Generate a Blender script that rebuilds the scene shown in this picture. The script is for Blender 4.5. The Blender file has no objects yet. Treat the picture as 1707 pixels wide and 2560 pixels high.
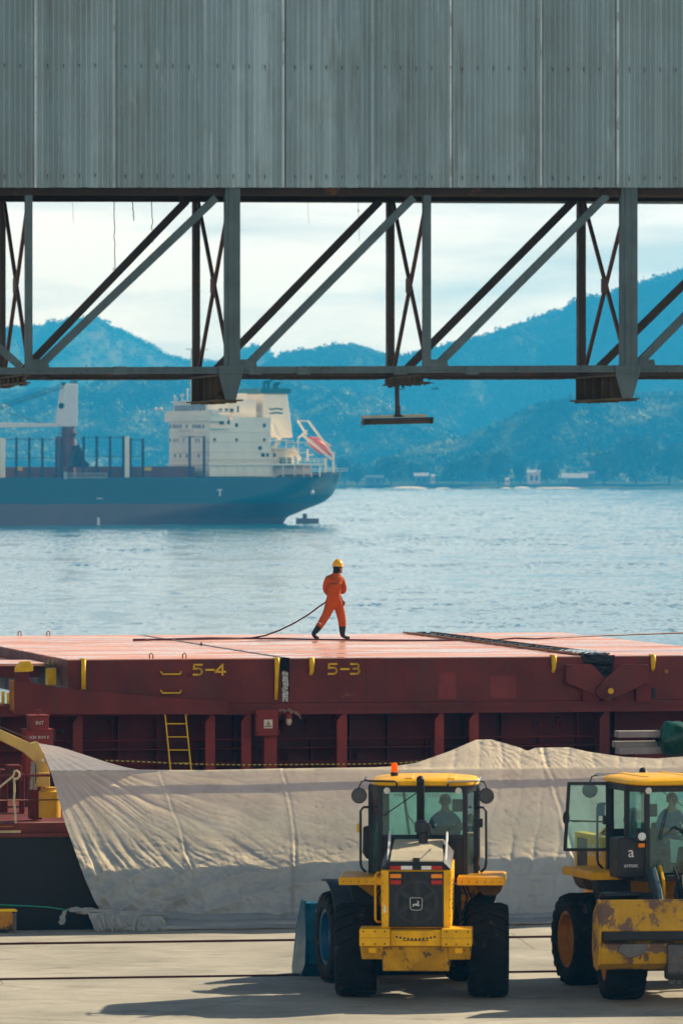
import bpy, bmesh, math, random
import numpy as np
from mathutils import Vector, Matrix, noise
random.seed(7); np.random.seed(7)
R = math.radians
scene = bpy.context.scene
COL = scene.collection

# ---------------------------------------------------------------- camera model (telephoto, level, shifted)
F, CX, HY, CZ = 15000.0, 853.5, 1170.0, 8.25      # focal length in photo pixels, principal column, horizon row, eye height
def W(px, py, Y):
    return Vector(((px-CX)/F*Y, Y, CZ-(py-HY)/F*Y))
def onplane(px, py, z=0.0):
    return W(px, py, (CZ-z)*F/(py-HY))
class Frame:
    """a yawed local frame: u along, v away, z up"""
    def __init__(s, X0, Y0, yaw):
        s.X0, s.Y0, s.yaw = X0, Y0, R(yaw); s.c, s.s = math.cos(s.yaw), math.sin(s.yaw)
    def at(s, px, py, v):                        # on the plane v = const
        k = (px-CX)/F
        u = (k*(s.Y0+v*s.c)+v*s.s-s.X0)/(s.c-k*s.s)
        Y = s.Y0+u*s.s+v*s.c
        return Vector((u, v, CZ-(py-HY)/F*Y))
    def atu(s, px, py, u):                       # on the plane u = const
        k = (px-CX)/F
        v = (s.X0+u*s.c-k*(s.Y0+u*s.s))/(s.s+k*s.c)
        Y = s.Y0+u*s.s+v*s.c
        return Vector((u, v, CZ-(py-HY)/F*Y))
    def atz(s, px, py, z):                       # on the plane z = const
        p = onplane(px, py, z); dx, dy = p.x-s.X0, p.y-s.Y0
        return Vector((dx*s.c+dy*s.s, -dx*s.s+dy*s.c, z))
    def empty_loc(s): return (s.X0, s.Y0, 0)

# ---------------------------------------------------------------- mesh builder
class MB:
    def __init__(s): s.v = []; s.f = []; s.m = []
    def add(s, vs, fs, mi=0):
        o = len(s.v); s.v += [tuple(p) for p in vs]
        s.f += [tuple(i+o for i in f) for f in fs]; s.m += [mi]*len(fs); return s
    def hexa(s, c, mi=0):
        return s.add(c, [(0,3,2,1),(4,5,6,7),(0,1,5,4),(1,2,6,5),(2,3,7,6),(3,0,4,7)], mi)
    def box(s, x0, x1, y0, y1, z0, z1, mi=0):
        return s.hexa([(x0,y0,z0),(x1,y0,z0),(x1,y1,z0),(x0,y1,z0),(x0,y0,z1),(x1,y0,z1),(x1,y1,z1),(x0,y1,z1)], mi)
    def bar(s, p, q, w, h, up=(0,0,1), mi=0):
        p, q = Vector(p), Vector(q); d = (q-p).normalized(); u = Vector(up)
        if abs(d.dot(u)) > .98: u = Vector((0,1,0))
        a = d.cross(u).normalized()*w/2; b = a.cross(d).normalized()*h/2
        return s.hexa([p-a-b,p+a-b,q+a-b,q-a-b,p-a+b,p+a+b,q+a+b,q-a+b] if False else
                      [p-a-b,q-a-b,q+a-b,p+a-b,p-a+b,q-a+b,q+a+b,p+a+b], mi)
    def tube(s, pts, r, n=8, cap=True, mi=0):
        pts = [Vector(p) for p in pts]; N = len(pts)
        rs = r if isinstance(r, (list, tuple)) else [r]*N
        vs = []; fs = []; pa = None
        for i, p in enumerate(pts):
            d = (pts[min(i+1,N-1)]-pts[max(i-1,0)])
            d = d.normalized() if d.length > 1e-9 else Vector((0,0,1))
            if pa is None:
                u = Vector((0,0,1)) if abs(d.z) < .9 else Vector((1,0,0)); a = d.cross(u).normalized()
            else:
                a = (pa-d*pa.dot(d)); a = a.normalized() if a.length > 1e-6 else d.orthogonal().normalized()
            pa = a; b = d.cross(a)
            for k in range(n):
                t = 2*math.pi*k/n; vs.append(p+(a*math.cos(t)+b*math.sin(t))*rs[i])
        for i in range(N-1):
            for k in range(n):
                k2 = (k+1)%n; fs.append((i*n+k, (i+1)*n+k, (i+1)*n+k2, i*n+k2))
        if cap: fs += [tuple(range(n)), tuple(range((N-1)*n+n-1, (N-1)*n-1, -1))]
        return s.add(vs, fs, mi)
    def lathe(s, prof, o, axis=(1,0,0), n=32, mi=0, cap=True):
        """prof: (offset along axis, radius)"""
        o = Vector(o); ax = Vector(axis).normalized(); a = ax.orthogonal().normalized(); b = ax.cross(a)
        vs = []; fs = []
        for (t, r) in prof:
            for k in range(n):
                th = 2*math.pi*k/n; vs.append(o+ax*t+(a*math.cos(th)+b*math.sin(th))*r)
        for i in range(len(prof)-1):
            for k in range(n):
                k2 = (k+1)%n; fs.append((i*n+k, i*n+k2, (i+1)*n+k2, (i+1)*n+k))
        if cap: fs += [tuple(range(n-1,-1,-1)), tuple(range((len(prof)-1)*n, len(prof)*n))]
        return s.add(vs, fs, mi)
    def prism(s, poly, d, mi=0):
        """poly: list of 3-D points, extruded by vector d"""
        n = len(poly); d = Vector(d); P = [Vector(p) for p in poly]
        vs = P+[p+d for p in P]
        fs = [tuple(range(n-1,-1,-1)), tuple(range(n,2*n))]+[(i,(i+1)%n,n+(i+1)%n,n+i) for i in range(n)]
        return s.add(vs, fs, mi)
    def grid(s, nu, nv, fn, mi=0):
        vs = [fn(i/(nu-1), j/(nv-1)) for j in range(nv) for i in range(nu)]
        fs = [(j*nu+i, j*nu+i+1, (j+1)*nu+i+1, (j+1)*nu+i) for j in range(nv-1) for i in range(nu-1)]
        return s.add(vs, fs, mi)
    def sphere(s, c, r, n=12, m=8, mi=0):
        c = Vector(c); rx, ry, rz = r if isinstance(r, (tuple, list)) else (r, r, r)
        vs = [c+Vector((0,0,-rz))]; fs = []
        for j in range(1, m):
            ph = -math.pi/2+math.pi*j/m
            for k in range(n):
                th = 2*math.pi*k/n; vs.append(c+Vector((rx*math.cos(ph)*math.cos(th), ry*math.cos(ph)*math.sin(th), rz*math.sin(ph))))
        vs.append(c+Vector((0,0,rz)))
        for k in range(n): fs.append((0, 1+(k+1)%n, 1+k))
        for j in range(m-2):
            for k in range(n):
                a = 1+j*n+k; b = 1+j*n+(k+1)%n; fs.append((a, b, b+n, a+n))
        L = len(vs)-1; o = 1+(m-2)*n
        for k in range(n): fs.append((o+k, o+(k+1)%n, L))
        return s.add(vs, fs, mi)
    def xf(s, M):
        s.v = [tuple(M @ Vector(p)) for p in s.v]; return s
    def build(s, name, mats, parent=None, smooth=False, bevel=0, auto=None):
        me = bpy.data.meshes.new(name); me.from_pydata(s.v, [], s.f)
        mats = mats if isinstance(mats, (list, tuple)) else [mats]
        for m in mats: me.materials.append(m)
        if len(mats) > 1:
            me.polygons.foreach_set('material_index', s.m)
        bm = bmesh.new(); bm.from_mesh(me); bmesh.ops.recalc_face_normals(bm, faces=bm.faces); bm.to_mesh(me); bm.free()
        if smooth: me.polygons.foreach_set('use_smooth', [True]*len(me.polygons))
        me.update()
        o = bpy.data.objects.new(name, me); COL.objects.link(o)
        if parent: o.parent = parent
        if bevel:
            b = o.modifiers.new('bevel', 'BEVEL'); b.width = bevel; b.segments = 2; b.limit_method = 'ANGLE'; b.angle_limit = R(40)
        if auto is not None:
            me.polygons.foreach_set('use_smooth', [True]*len(me.polygons))
            me.set_sharp_from_angle(angle=R(auto))
        return o

def tag(o, label=None, cat=None, group=None, kind=None):
    if label: o['label'] = label
    if cat: o['category'] = cat
    if group: o['group'] = group
    if kind: o['kind'] = kind
    return o
def thing(name, label, cat, loc=(0,0,0), rz=0.0, group=None):
    o = bpy.data.objects.new(name, None); COL.objects.link(o)
    o.location = loc; o.rotation_euler = (0,0,rz); o.empty_display_size = .3
    return tag(o, label, cat, group)
def fthing(fr, name, label, cat, group=None):            # a thing whose children are written in the frame's local coordinates
    return thing(name, label, cat, fr.empty_loc(), fr.yaw, group)
def based(fr, p, name, label, cat, group=None):          # a thing with its Empty at p (frame coordinates)
    w = Vector((fr.X0+p[0]*fr.c-p[1]*fr.s, fr.Y0+p[0]*fr.s+p[1]*fr.c, p[2]))
    return thing(name, label, cat, w, fr.yaw, group)
def copy_tree(o, parent=None):
    c = o.copy(); COL.objects.link(c)
    if parent is not None: c.parent = parent
    for ch in [k for k in bpy.data.objects if k.parent == o]: copy_tree(ch, c)
    return c

# ---------------------------------------------------------------- materials
class NT:
    def __init__(s, name):
        s.mat = bpy.data.materials.new(name); s.mat.use_nodes = True; s.t = s.mat.node_tree; s.t.nodes.clear()
        s.out = s.n('ShaderNodeOutputMaterial')
    def n(s, typ, **kw):
        nd = s.t.nodes.new(typ)
        for k, v in kw.items(): setattr(nd, k, v)
        return nd
    def l(s, a, b): s.t.links.new(a, b)
    def coords(s, scale=(1,1,1), kind='Object'):
        tc = s.n('ShaderNodeTexCoord'); mp = s.n('ShaderNodeMapping'); mp.inputs['Scale'].default_value = scale
        s.l(tc.outputs[kind], mp.inputs['Vector']); return mp.outputs[0]
    def noise(s, scale=5, detail=4, rough=.55, vec=None, dist=0):
        nd = s.n('ShaderNodeTexNoise'); nd.inputs['Scale'].default_value = scale; nd.inputs['Detail'].default_value = detail
        nd.inputs['Roughness'].default_value = rough; nd.inputs['Distortion'].default_value = dist
        if vec is not None: s.l(vec, nd.inputs['Vector'])
        return nd.outputs['Fac']
    def ramp(s, fac, stops):
        nd = s.n('ShaderNodeValToRGB'); e = nd.color_ramp.elements
        while len(e) < len(stops): e.new(.5)
        for i, (p, c) in enumerate(stops):
            e[i].position = p; e[i].color = (c, c, c, 1) if isinstance(c, (int, float)) else (*c, 1)
        s.l(fac, nd.inputs[0]); return nd.outputs[0]
    def mix(s, fac, a, b, mode='MIX'):
        nd = s.n('ShaderNodeMix', data_type='RGBA', blend_type=mode)
        for ix, v in ((0, fac), (6, a), (7, b)):
            sock = nd.inputs[ix]
            if isinstance(v, bpy.types.NodeSocket): s.l(v, sock)
            elif isinstance(v, (int, float)): sock.default_value = v if ix == 0 else (v, v, v, 1)
            else: sock.default_value = (*v, 1)
        return nd.outputs[2]
    def math(s, op, a, b=None):
        nd = s.n('ShaderNodeMath', operation=op)
        for sock, v in ((nd.inputs[0], a), (nd.inputs[1], b)):
            if v is None: continue
            if isinstance(v, bpy.types.NodeSocket): s.l(v, sock)
            else: sock.default_value = v
        return nd.outputs[0]
    def bsdf(s, col, rough=.6, metal=0, bump=None, bstr=.3, bdist=.02, spec=.5, coat=0):
        b = s.n('ShaderNodeBsdfPrincipled')
        def put(k, v):
            if isinstance(v, bpy.types.NodeSocket): s.l(v, b.inputs[k])
            elif isinstance(v, (tuple, list)): b.inputs[k].default_value = (*v, 1)
            else: b.inputs[k].default_value = v
        put('Base Color', col); put('Roughness', rough); put('Metallic', metal); put('Specular IOR Level', spec)
        if coat: put('Coat Weight', coat); put('Coat Roughness', .15)
        if bump is not None:
            bp = s.n('ShaderNodeBump'); bp.inputs['Strength'].default_value = bstr; bp.inputs['Distance'].default_value = bdist
            s.l(bump, bp.inputs['Height']); s.l(bp.outputs[0], b.inputs['Normal'])
        s.l(b.outputs[0], s.out.inputs['Surface']); s.b = b
        return s
_M = {}
def paint(name, col, rough=.5, metal=0, var=.25, scale=3.0, wear=None, wamt=.62, wscale=4.0, streak=True, spec=.22, bstr=.15, bscale=30, coat=0, stretch=(1,1,.12), scol=None, samt=None):
    """painted / weathered surface: tone variation, vertical dirt streaks and worn patches of another colour"""
    if name in _M: return _M[name]
    t = NT(name); v = t.coords()
    dk = tuple(c*(1-var) for c in col); lt = tuple(min(1, c*(1+var*.6)) for c in col)
    c = t.ramp(t.noise(scale, 6, .6, v), [(.3, dk), (.7, lt)])
    if streak:
        sv = t.coords(stretch); c = t.mix(t.ramp(t.noise(scale*4, 4, .6, sv), [(.5, 0.), (.8, samt or var*1.6)]), c, scol or tuple(x*.45 for x in col))
    if wear is not None:
        w = t.ramp(t.noise(wscale, 8, .68, v, .3), [(wamt, 0.), (wamt+.05, 1.)]); c = t.mix(w, c, wear)
    rg = t.ramp(t.noise(scale*2, 4, .6, v), [(.3, max(.05, rough-.12)), (.7, min(1, rough+.12))])
    t.bsdf(c, rg, metal, t.noise(bscale, 4, .6, v), bstr, .01, spec, coat)
    _M[name] = t.mat; return t.mat
def glassmat(name, tint, refl=.12, dirt=.06):
    if name in _M: return _M[name]
    t = NT(name); tr = t.n('ShaderNodeBsdfTransparent'); tr.inputs[0].default_value = (*tint, 1)
    gl = t.n('ShaderNodeBsdfGlossy'); gl.inputs['Roughness'].default_value = .04; gl.inputs[0].default_value = (.9,.95,.95,1)
    df = t.n('ShaderNodeBsdfDiffuse'); df.inputs[0].default_value = (.33,.52,.53,1)
    fr = t.n('ShaderNodeFresnel'); fr.inputs[0].default_value = 1.5
    m1 = t.n('ShaderNodeMixShader'); m2 = t.n('ShaderNodeMixShader')
    t.l(t.math('MULTIPLY', fr.outputs[0], refl*8), m1.inputs[0]); t.l(tr.outputs[0], m1.inputs[1]); t.l(gl.outputs[0], m1.inputs[2])
    v = t.coords(); t.l(t.ramp(t.noise(2.5, 5, .6, v), [(.35, dirt*.4), (.75, dirt*2.2)]), m2.inputs[0])
    t.l(m1.outputs[0], m2.inputs[1]); t.l(df.outputs[0], m2.inputs[2]); t.l(m2.outputs[0], t.out.inputs['Surface'])
    _M[name] = t.mat; return t.mat

def text_into(mb, txt, size, o, ux, uz, depth=.004, mi=0, align='CENTER'):
    """outline text laid on the plane through o spanned by ux (reading direction) and uz (up)"""
    cu = bpy.data.curves.new('txt', 'FONT'); cu.body = txt; cu.size = size; cu.extrude = depth; cu.align_x = align; cu.resolution_u = 3
    ob = bpy.data.objects.new('txt', cu); COL.objects.link(ob)
    dg = bpy.context.evaluated_depsgraph_get(); me = bpy.data.meshes.new_from_object(ob.evaluated_get(dg))
    ux, uz, o = Vector(ux).normalized(), Vector(uz).normalized(), Vector(o); un = ux.cross(uz)
    mb.add([o+ux*v.co.x+uz*v.co.y+un*v.co.z for v in me.vertices], [tuple(p.vertices) for p in me.polygons], mi)
    bpy.data.objects.remove(ob); bpy.data.curves.remove(cu); bpy.data.meshes.remove(me)
    return mb
def nz(x, y=0.0, z=0.0): return noise.noise(Vector((x, y, z)))
def interp(pts, x):
    xs = [p[0] for p in pts]; ys = [p[1] for p in pts]; return float(np.interp(x, xs, ys))

# shared materials
M_yellow = paint('machine_yellow', (.88,.45,.006), .42, 0, .26, 2.2, (.16,.10,.045), .66, 5, spec=.12)
M_black = paint('black_steel', (.018,.020,.022), .5, 0, .3, 6)
M_rubber = paint('tyre_rubber', (.011,.011,.0115), .8, 0, .4, 5, (.060,.053,.044), .60, 3.2, streak=False, bstr=.4, bscale=60)
M_yellowg = paint('grimy_shaded_yellow', (.50,.25,.008), .55, 0, .4, 2.5, (.10,.06,.03), .56, 4, spec=.1)  # grime plus the shade low on the machine, put into a darker yellow
M_steel = paint('worn_steel', (.10,.10,.10), .45, .6, .3, 5, (.09,.045,.025), .58, 5)
M_chrome = paint('chrome_rod', (.55,.55,.55), .18, 1, .1, 3, streak=False)
M_redox = paint('red_oxide_paint', (.150,.026,.018), .55, 0, .45, 1.1, (.20,.085,.060), .66, 1.7, stretch=(1,1,.06), scol=(.09,.035,.022), samt=.95)
M_redlt = paint('red_box_paint', (.24,.034,.022), .5, 0, .25, 2)
M_reddk = paint('deep_red_paint', (.13,.020,.014), .6, 0, .45, .9, (.07,.03,.02), .60, 1.6)
M_cleat = paint('safety_yellow', (.80,.50,.008), .45, 0, .2, 6, (.16,.07,.02), .72, 9)
M_white = paint('white_paint', (.72,.70,.66), .5, 0, .12, 2)
M_orange = paint('lamp_orange', (.9,.26,.01), .25, 0, .08, 5, streak=False)
M_redlamp = paint('lamp_red', (.42,.02,.015), .25, 0, .1, 5, streak=False)
M_glass = glassmat('cab_glass', (.74,.97,.96), .16, .055)
M_mirror = paint('mirror_dark_reflection', (.03,.035,.04), .06, .0, .1, 3, streak=False, spec=.6)  # dark colour stands for the ground the mirrors would reflect
M_lens = paint('lamp_lens', (.62,.66,.66), .15, .3, .1, 12, streak=False)
# ================================================================= world, sun, camera
SUN_EL, SUN_AZ = 32.0, 51.0          # azimuth clockwise from +Y (towards +X)
S = Vector((math.sin(R(SUN_AZ))*math.cos(R(SUN_EL)), math.cos(R(SUN_AZ))*math.cos(R(SUN_EL)), math.sin(R(SUN_EL))))
wd = bpy.data.worlds.new('World'); scene.world = wd; wd.use_nodes = True
t = wd.node_tree; t.nodes.clear()
wo = t.nodes.new('ShaderNodeOutputWorld'); bg = t.nodes.new('ShaderNodeBackground'); sk = t.nodes.new('ShaderNodeTexSky')
sk.sky_type = 'NISHITA'; sk.sun_disc = False; sk.sun_elevation = R(SUN_EL); sk.sun_rotation = R(SUN_AZ)
sk.altitude = 0; sk.air_density = 1.0; sk.dust_density = 1.0; sk.ozone_density = 1.5
bg.inputs[1].default_value = .042
tc = t.nodes.new('ShaderNodeTexCoord'); mp = t.nodes.new('ShaderNodeMapping'); mp.inputs['Scale'].default_value = (9, 9, 62)
cn = t.nodes.new('ShaderNodeTexNoise'); cn.inputs['Scale'].default_value = 1.6; cn.inputs['Detail'].default_value = 6; cn.inputs['Roughness'].default_value = .52
cr = t.nodes.new('ShaderNodeValToRGB'); cr.color_ramp.elements[0].position = .36; cr.color_ramp.elements[0].color = (10.0,11.0,11.3,1)
cr.color_ramp.elements[1].position = .58; cr.color_ramp.elements[1].color = (18.0,17.9,17.5,1)
sp = t.nodes.new('ShaderNodeSeparateXYZ'); mr = t.nodes.new('ShaderNodeMapRange')
mr.inputs['From Min'].default_value = .10; mr.inputs['From Max'].default_value = .27; mr.inputs['To Min'].default_value = 1; mr.inputs['To Max'].default_value = 0
mx = t.nodes.new('ShaderNodeMix'); mx.data_type = 'RGBA'      # cloud radiance before strength
# unseen bright cloud bank added behind the viewer to fill camera-facing surfaces
my = t.nodes.new('ShaderNodeMapRange'); my.inputs['From Min'].default_value = .05; my.inputs['From Max'].default_value = -.55
mz = t.nodes.new('ShaderNodeMapRange'); mz.inputs['From Min'].default_value = .62; mz.inputs['From Max'].default_value = .30
mq = t.nodes.new('ShaderNodeMath'); mq.operation = 'MULTIPLY'; mb2 = t.nodes.new('ShaderNodeMix'); mb2.data_type = 'RGBA'; mb2.inputs[7].default_value = (17.0,16.8,16.2,1)
for a, b in ((tc.outputs['Generated'], mp.inputs[0]), (mp.outputs[0], cn.inputs['Vector']), (cn.outputs['Fac'], cr.inputs[0]),
             (tc.outputs['Generated'], sp.inputs[0]), (sp.outputs['Z'], mr.inputs[0]), (cr.outputs[0], mx.inputs[7]),
             (mr.outputs[0], mx.inputs[0]), (sk.outputs[0], mx.inputs[6]), (mx.outputs[2], mb2.inputs[6]), (mb2.outputs[2], bg.inputs[0]), (sp.outputs['Y'], my.inputs[0]), (sp.outputs['Z'], mz.inputs[0]), (my.outputs[0], mq.inputs[0]), (mz.outputs[0], mq.inputs[1]), (mq.outputs[0], mb2.inputs[0]), (bg.outputs[0], wo.inputs[0])):
    t.links.new(a, b)
sl = bpy.data.lights.new('sun', 'SUN'); sl.energy = 5.0; sl.angle = R(.53); sl.color = (1.0,.86,.66)
so = bpy.data.objects.new('sun', sl); COL.objects.link(so); so.rotation_euler = (-S).to_track_quat('-Z','Y').to_euler(); so.location = (60,60,90)

cam = bpy.data.cameras.new('camera'); co = bpy.data.objects.new('camera', cam); COL.objects.link(co); scene.camera = co
co.location = (0,0,CZ); co.rotation_euler = (R(90),0,0)
cam.sensor_fit = 'HORIZONTAL'; cam.sensor_width = 36; cam.lens = 36*F/1707
cam.shift_y = -(1280-HY)/1707; cam.clip_start = 1; cam.clip_end = 30000
cam.dof.use_dof = True; cam.dof.focus_distance = 130; cam.dof.aperture_fstop = 6.5
scene.view_settings.view_transform = 'Standard'; scene.view_settings.look = 'None'; scene.view_settings.gamma = 1
scene.view_settings.exposure = 0.74
cy = scene.cycles; cy.use_denoising = True; cy.max_bounces = 8; cy.transparent_max_bounces = 16; cy.volume_bounces = 0
cy.sample_clamp_indirect = 6; cy.caustics_reflective = False; cy.caustics_refractive = False

# ================================================================= water
ZW = -3.0
t = NT('sea_water'); v = t.coords((1,1,1))
n1 = t.noise(2.6, 4, .62, t.coords((1.2,.8,1))); n3 = t.noise(.010, 4, .6, t.coords((.35,1,1)))
h = t.math('MULTIPLY', n1, t.ramp(n3, [(.3,.5),(.7,1.)]))
t.bsdf((.010,.13,.20), .09, 0, h, .55, .10, .5); t.b.inputs['IOR'].default_value = 1.33; M_water = t.mat
# wind waves as real relief, their size growing with distance; a calm belt under the far shore
rows = [330.0]
while rows[-1] < 3420: rows.append(rows[-1]+.46*(rows[-1]/408)**.97)
rows = np.array(rows); nc = 620; V = np.zeros((len(rows),nc,3)); ph = 0.0; ss = np.linspace(-1,1,nc)
for j_, Y_ in enumerate(rows):
    g = (Y_/408)**.8; ph += (rows[j_]-rows[j_-1] if j_ else 0)/(1.75*g); lx = .46*g
    calm = np.interp(Y_,[408,800,1500,2100,3400],[1.15,1.3,1.2,.95,.95]); band = .75+.55*nz(Y_/55,1.7)+.35*nz(Y_/17,4.2)
    xs_ = ss*(.082*Y_+10); V[j_,:,0] = xs_; V[j_,:,1] = Y_
    for i_, x_ in enumerate(xs_):
        u_ = x_/lx
        grp = max(.10,.72+1.35*nz(u_*.13+3,ph*.22,2)+.5*nz(x_/45,Y_/160,9))
        hh_ = 1-2*abs(nz(u_*.8,ph*.8,0))-.6*0
        V[j_,i_,2] = ZW+.078*g*calm*max(.1,band)*grp*(hh_*1.1+.5*nz(u_*1.9+7,ph*2.1,5))
Q = np.array([(a*nc+b,a*nc+b+1,(a+1)*nc+b+1,(a+1)*nc+b) for a in range(len(rows)-1) for b in range(nc-1)])
k_ = V.size//3
V = np.vstack([V.reshape(-1,3),[(-2500,60,ZW-.45),(2500,60,ZW-.45),(2500,8000,ZW-.45),(-2500,8000,ZW-.45)]]); Q = np.vstack([Q,[(k_,k_+1,k_+2,k_+3)]])
M_WATER_HOOK = (V,Q)

# ================================================================= quay
QF = Frame(0, 107.9, 9.5)
t = NT('quay_concrete'); v = t.coords()
c = t.ramp(t.noise(.35, 6, .6, v), [(.3,(.24,.23,.185)),(.7,(.46,.435,.35))])
c = t.mix(t.ramp(t.noise(1.6, 6, .65, t.coords((.55,1,1))), [(.52,0.),(.75,.5)]), c, (.19,.165,.13))
c = t.mix(t.ramp(t.noise(9, 4, .7, v), [(.56,0.),(.72,.45)]), c, (.14,.125,.10))
c = t.mix(t.ramp(t.noise(3.2, 5, .7, t.coords((.22,1,1))), [(.54,0.),(.70,.5)]), c, (.12,.112,.095))      # tyre smears along the quay
c = t.mix(t.ramp(t.noise(.9, 5, .65, t.coords((.5,1,1))), [(.60,0.),(.68,.7)]), c, (.14,.13,.11))       # old spills
c = t.mix(t.ramp(t.noise(60, 3, .6, v), [(.52,0.),(.70,.6)]), c, (.17,.155,.13))
vo = t.n('ShaderNodeTexVoronoi'); vo.feature = 'DISTANCE_TO_EDGE'; vo.inputs['Scale'].default_value = .22; t.l(t.coords((1,1,1)), vo.inputs['Vector'])
c = t.mix(t.ramp(vo.outputs['Distance'], [(.0,.75),(.004,0.)]), c, (.08,.07,.06))
t.bsdf(c, .85, 0, t.noise(14, 6, .7, v), .4, .015, .3)
q = fthing(QF, 'quay', None, None)
mb = MB().box(-150,150,-140,0,-5,0); o = mb.build('quay', t.mat); o.location = QF.empty_loc(); o.rotation_euler.z = QF.yaw; tag(o, kind='structure')
bpy.data.objects.remove(q)
M_rail = paint('rusty_rail', (.075,.022,.022), .6, .3, .4, 3, streak=False)
# crane rails sunk in grooves: a dark slot sheet and the rail head standing in it
for i, (ya, wd_) in enumerate(((2353,.10),(2441,.055))):
    p = QF.atz(735, ya, 0); vv = p.y
    mb = MB()
    xs = np.linspace(-60,60,120)
    mb.add([(x, vv-wd_*1.0+.02*nz(x*1.1,i), .004) for x in xs]+[(x, vv+wd_*1.0+.02*nz(x*.9,i+7), .004) for x in xs],
           [(k,k+1,120+k+1,120+k) for k in range(119)])
    mb.box(-60,60,vv-wd_*.45,vv+wd_*.45,.006,.03)
    o = mb.build('crane_rail', M_rail); o.location = QF.empty_loc(); o.rotation_euler.z = QF.yaw; tag(o, kind='structure')

# ================================================================= hills and forest
def leaf_masses(cs, rs, n, size, rng):
    """many small leaf-clump faces round each crown centre, facing roughly outwards"""
    m = len(cs); d = rng.normal(size=(m,n,3)); d[:,:,2] = np.abs(d[:,:,2])*.9-.25; d /= np.linalg.norm(d,axis=2,keepdims=True)
    lob = 1+.30*np.sin(d[:,:,0]*5+cs[:,None,0])*np.sin(d[:,:,1]*5+cs[:,None,1])+.10*rng.normal(size=(m,n))
    sc = np.stack([rs,rs,rs*rng.uniform(.7,1.15,m)],1)
    p = cs[:,None,:]+d*lob[:,:,None]*sc[:,None,:]
    nn = d+.34*rng.normal(size=(m,n,3)); nn /= np.linalg.norm(nn,axis=2,keepdims=True)
    a = np.cross(nn,rng.normal(size=(m,n,3))); a /= np.linalg.norm(a,axis=2,keepdims=True); b = np.cross(nn,a)
    s = (size*rng.uniform(.6,1.35,(m,n))*(rs/rs.mean())[:,None])[:,:,None]
    q = np.stack([p-a*s,p-b*s*.7,p+a*s,p+b*s*.7],2).reshape(-1,3)
    return q, np.arange(len(q)).reshape(-1,4)
def smooth(x): x = np.clip(x,0,1); return x*x*(3-2*x)
def np_mesh(name, V, Fc, mat, smooth_=False):
    me = bpy.data.meshes.new(name); me.vertices.add(len(V)); me.vertices.foreach_set('co', V.astype(np.float32).ravel())
    k = Fc.shape[1]; me.loops.add(Fc.size); me.loops.foreach_set('vertex_index', Fc.astype(np.int32).ravel())
    me.polygons.add(len(Fc)); me.polygons.foreach_set('loop_start', np.arange(0,Fc.size,k,dtype=np.int32)); me.polygons.foreach_set('loop_total', np.full(len(Fc),k,dtype=np.int32))
    me.materials.append(mat); me.update(calc_edges=True); me.validate()
    if smooth_: me.polygons.foreach_set('use_smooth', [True]*len(me.polygons))
    o = bpy.data.objects.new(name, me); COL.objects.link(o); return o
tag(np_mesh('water', *M_WATER_HOOK, M_water, True), kind='structure')
def foliage(name, a, b, c3, scale):
    t = NT(name); v = t.coords((1,1,1), 'Object')
    c = t.ramp(t.noise(scale, 5, .7, v), [(.42,a),(.51,b),(.60,c3)])  # noise patches from dark to pale; the palest paints sunlit leaves
    t.bsdf(c, 1.0, 0, t.noise(scale*14, 5, .75, v), .6, 1.2, 0.0); return t.mat
M_far = foliage('far_forest_leaves', (.030,.050,.020), (.05,.075,.03), (.11,.13,.065), .015)
M_for = foliage('forest_leaves', (.012,.028,.010), (.05,.085,.028), (.27,.30,.13), .020)
M_hill = foliage('hill_ground', (.03,.05,.02), (.05,.07,.03), (.09,.09,.05), .015)
def ridge(pts, Yr, depth, crown, ncr, sub, seed, mat=None, base=ZW, x0=None, x1=None, back=200):
    X0 = ((x0 if x0 is not None else pts[0][0])-CX)/F*Yr; X1 = ((x1 if x1 is not None else pts[-1][0])-CX)/F*Yr
    px = [(p[0]-CX)/F*Yr for p in pts]; pz = [CZ-(p[1]-HY)/F*Yr for p in pts]
    def H(x, y):
        tt = (y-(Yr-depth))/depth
        top = np.interp(x, px, pz)-crown*.75
        s = smooth(tt) if tt <= 1 else 1-.8*min(1,(tt-1)*depth/back)
        spur = .75*nz(x/75+seed, y/260)+.30*nz(x/30, y/90+seed)
        return base+max(0,(top-base))*max(0,min(1.0, s*(1+spur*4*s*(1-s)*1.6)))
    nx, ny = 170, 44; ex = 900/F*Yr; ev = 260/F*Yr
    V = np.array([(x, y, H(x,y)) for y in np.linspace(Yr-depth, Yr+back, ny) for x in np.linspace(X0-ex,X1+ex,nx)])
    X0 -= ev; X1 += ev; ncr = int(ncr*(X1-X0)/(X1-X0-2*ev))
    Q = np.array([(j*nx+i, j*nx+i+1, (j+1)*nx+i+1, (j+1)*nx+i) for j in range(ny-1) for i in range(nx-1)])
    tag(np_mesh('hill', V, Q, M_hill, True), kind='structure')
    rng = np.random.RandomState(seed); nl = int(ncr*.10); C_ = []; R_ = []
    for k in range(ncr):
        x = rng.uniform(X0, X1); y = rng.uniform(Yr-depth*.98, Yr+25) if k >= nl else rng.uniform(Yr-10, Yr+6)
        r = crown*rng.uniform(.5,1.2)*(1.25 if nz(x/40+seed,y/60) > .15 else 1); z = H(x,y)
        if z < base+.6: continue
        C_.append((x,y,z+r*.12)); R_.append(r)
    V, Q = leaf_masses(np.array(C_), np.array(R_), sub, crown*.23, rng)
    return np_mesh('forest', V, Q, mat or M_for, False)
fo = ridge([(-120,845),(0,822),(110,812),(236,800),(302,827),(384,866),(417,889),(477,904),(560,912),(600,881),(642,871),(675,893),(720,930),(900,960),(1300,980)], 6300, 560, 4.6, 5500, 40, 11, M_far)
tag(fo, 'hazy far forested hill with a rounded summit on the left', 'forest', kind='stuff')
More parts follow.
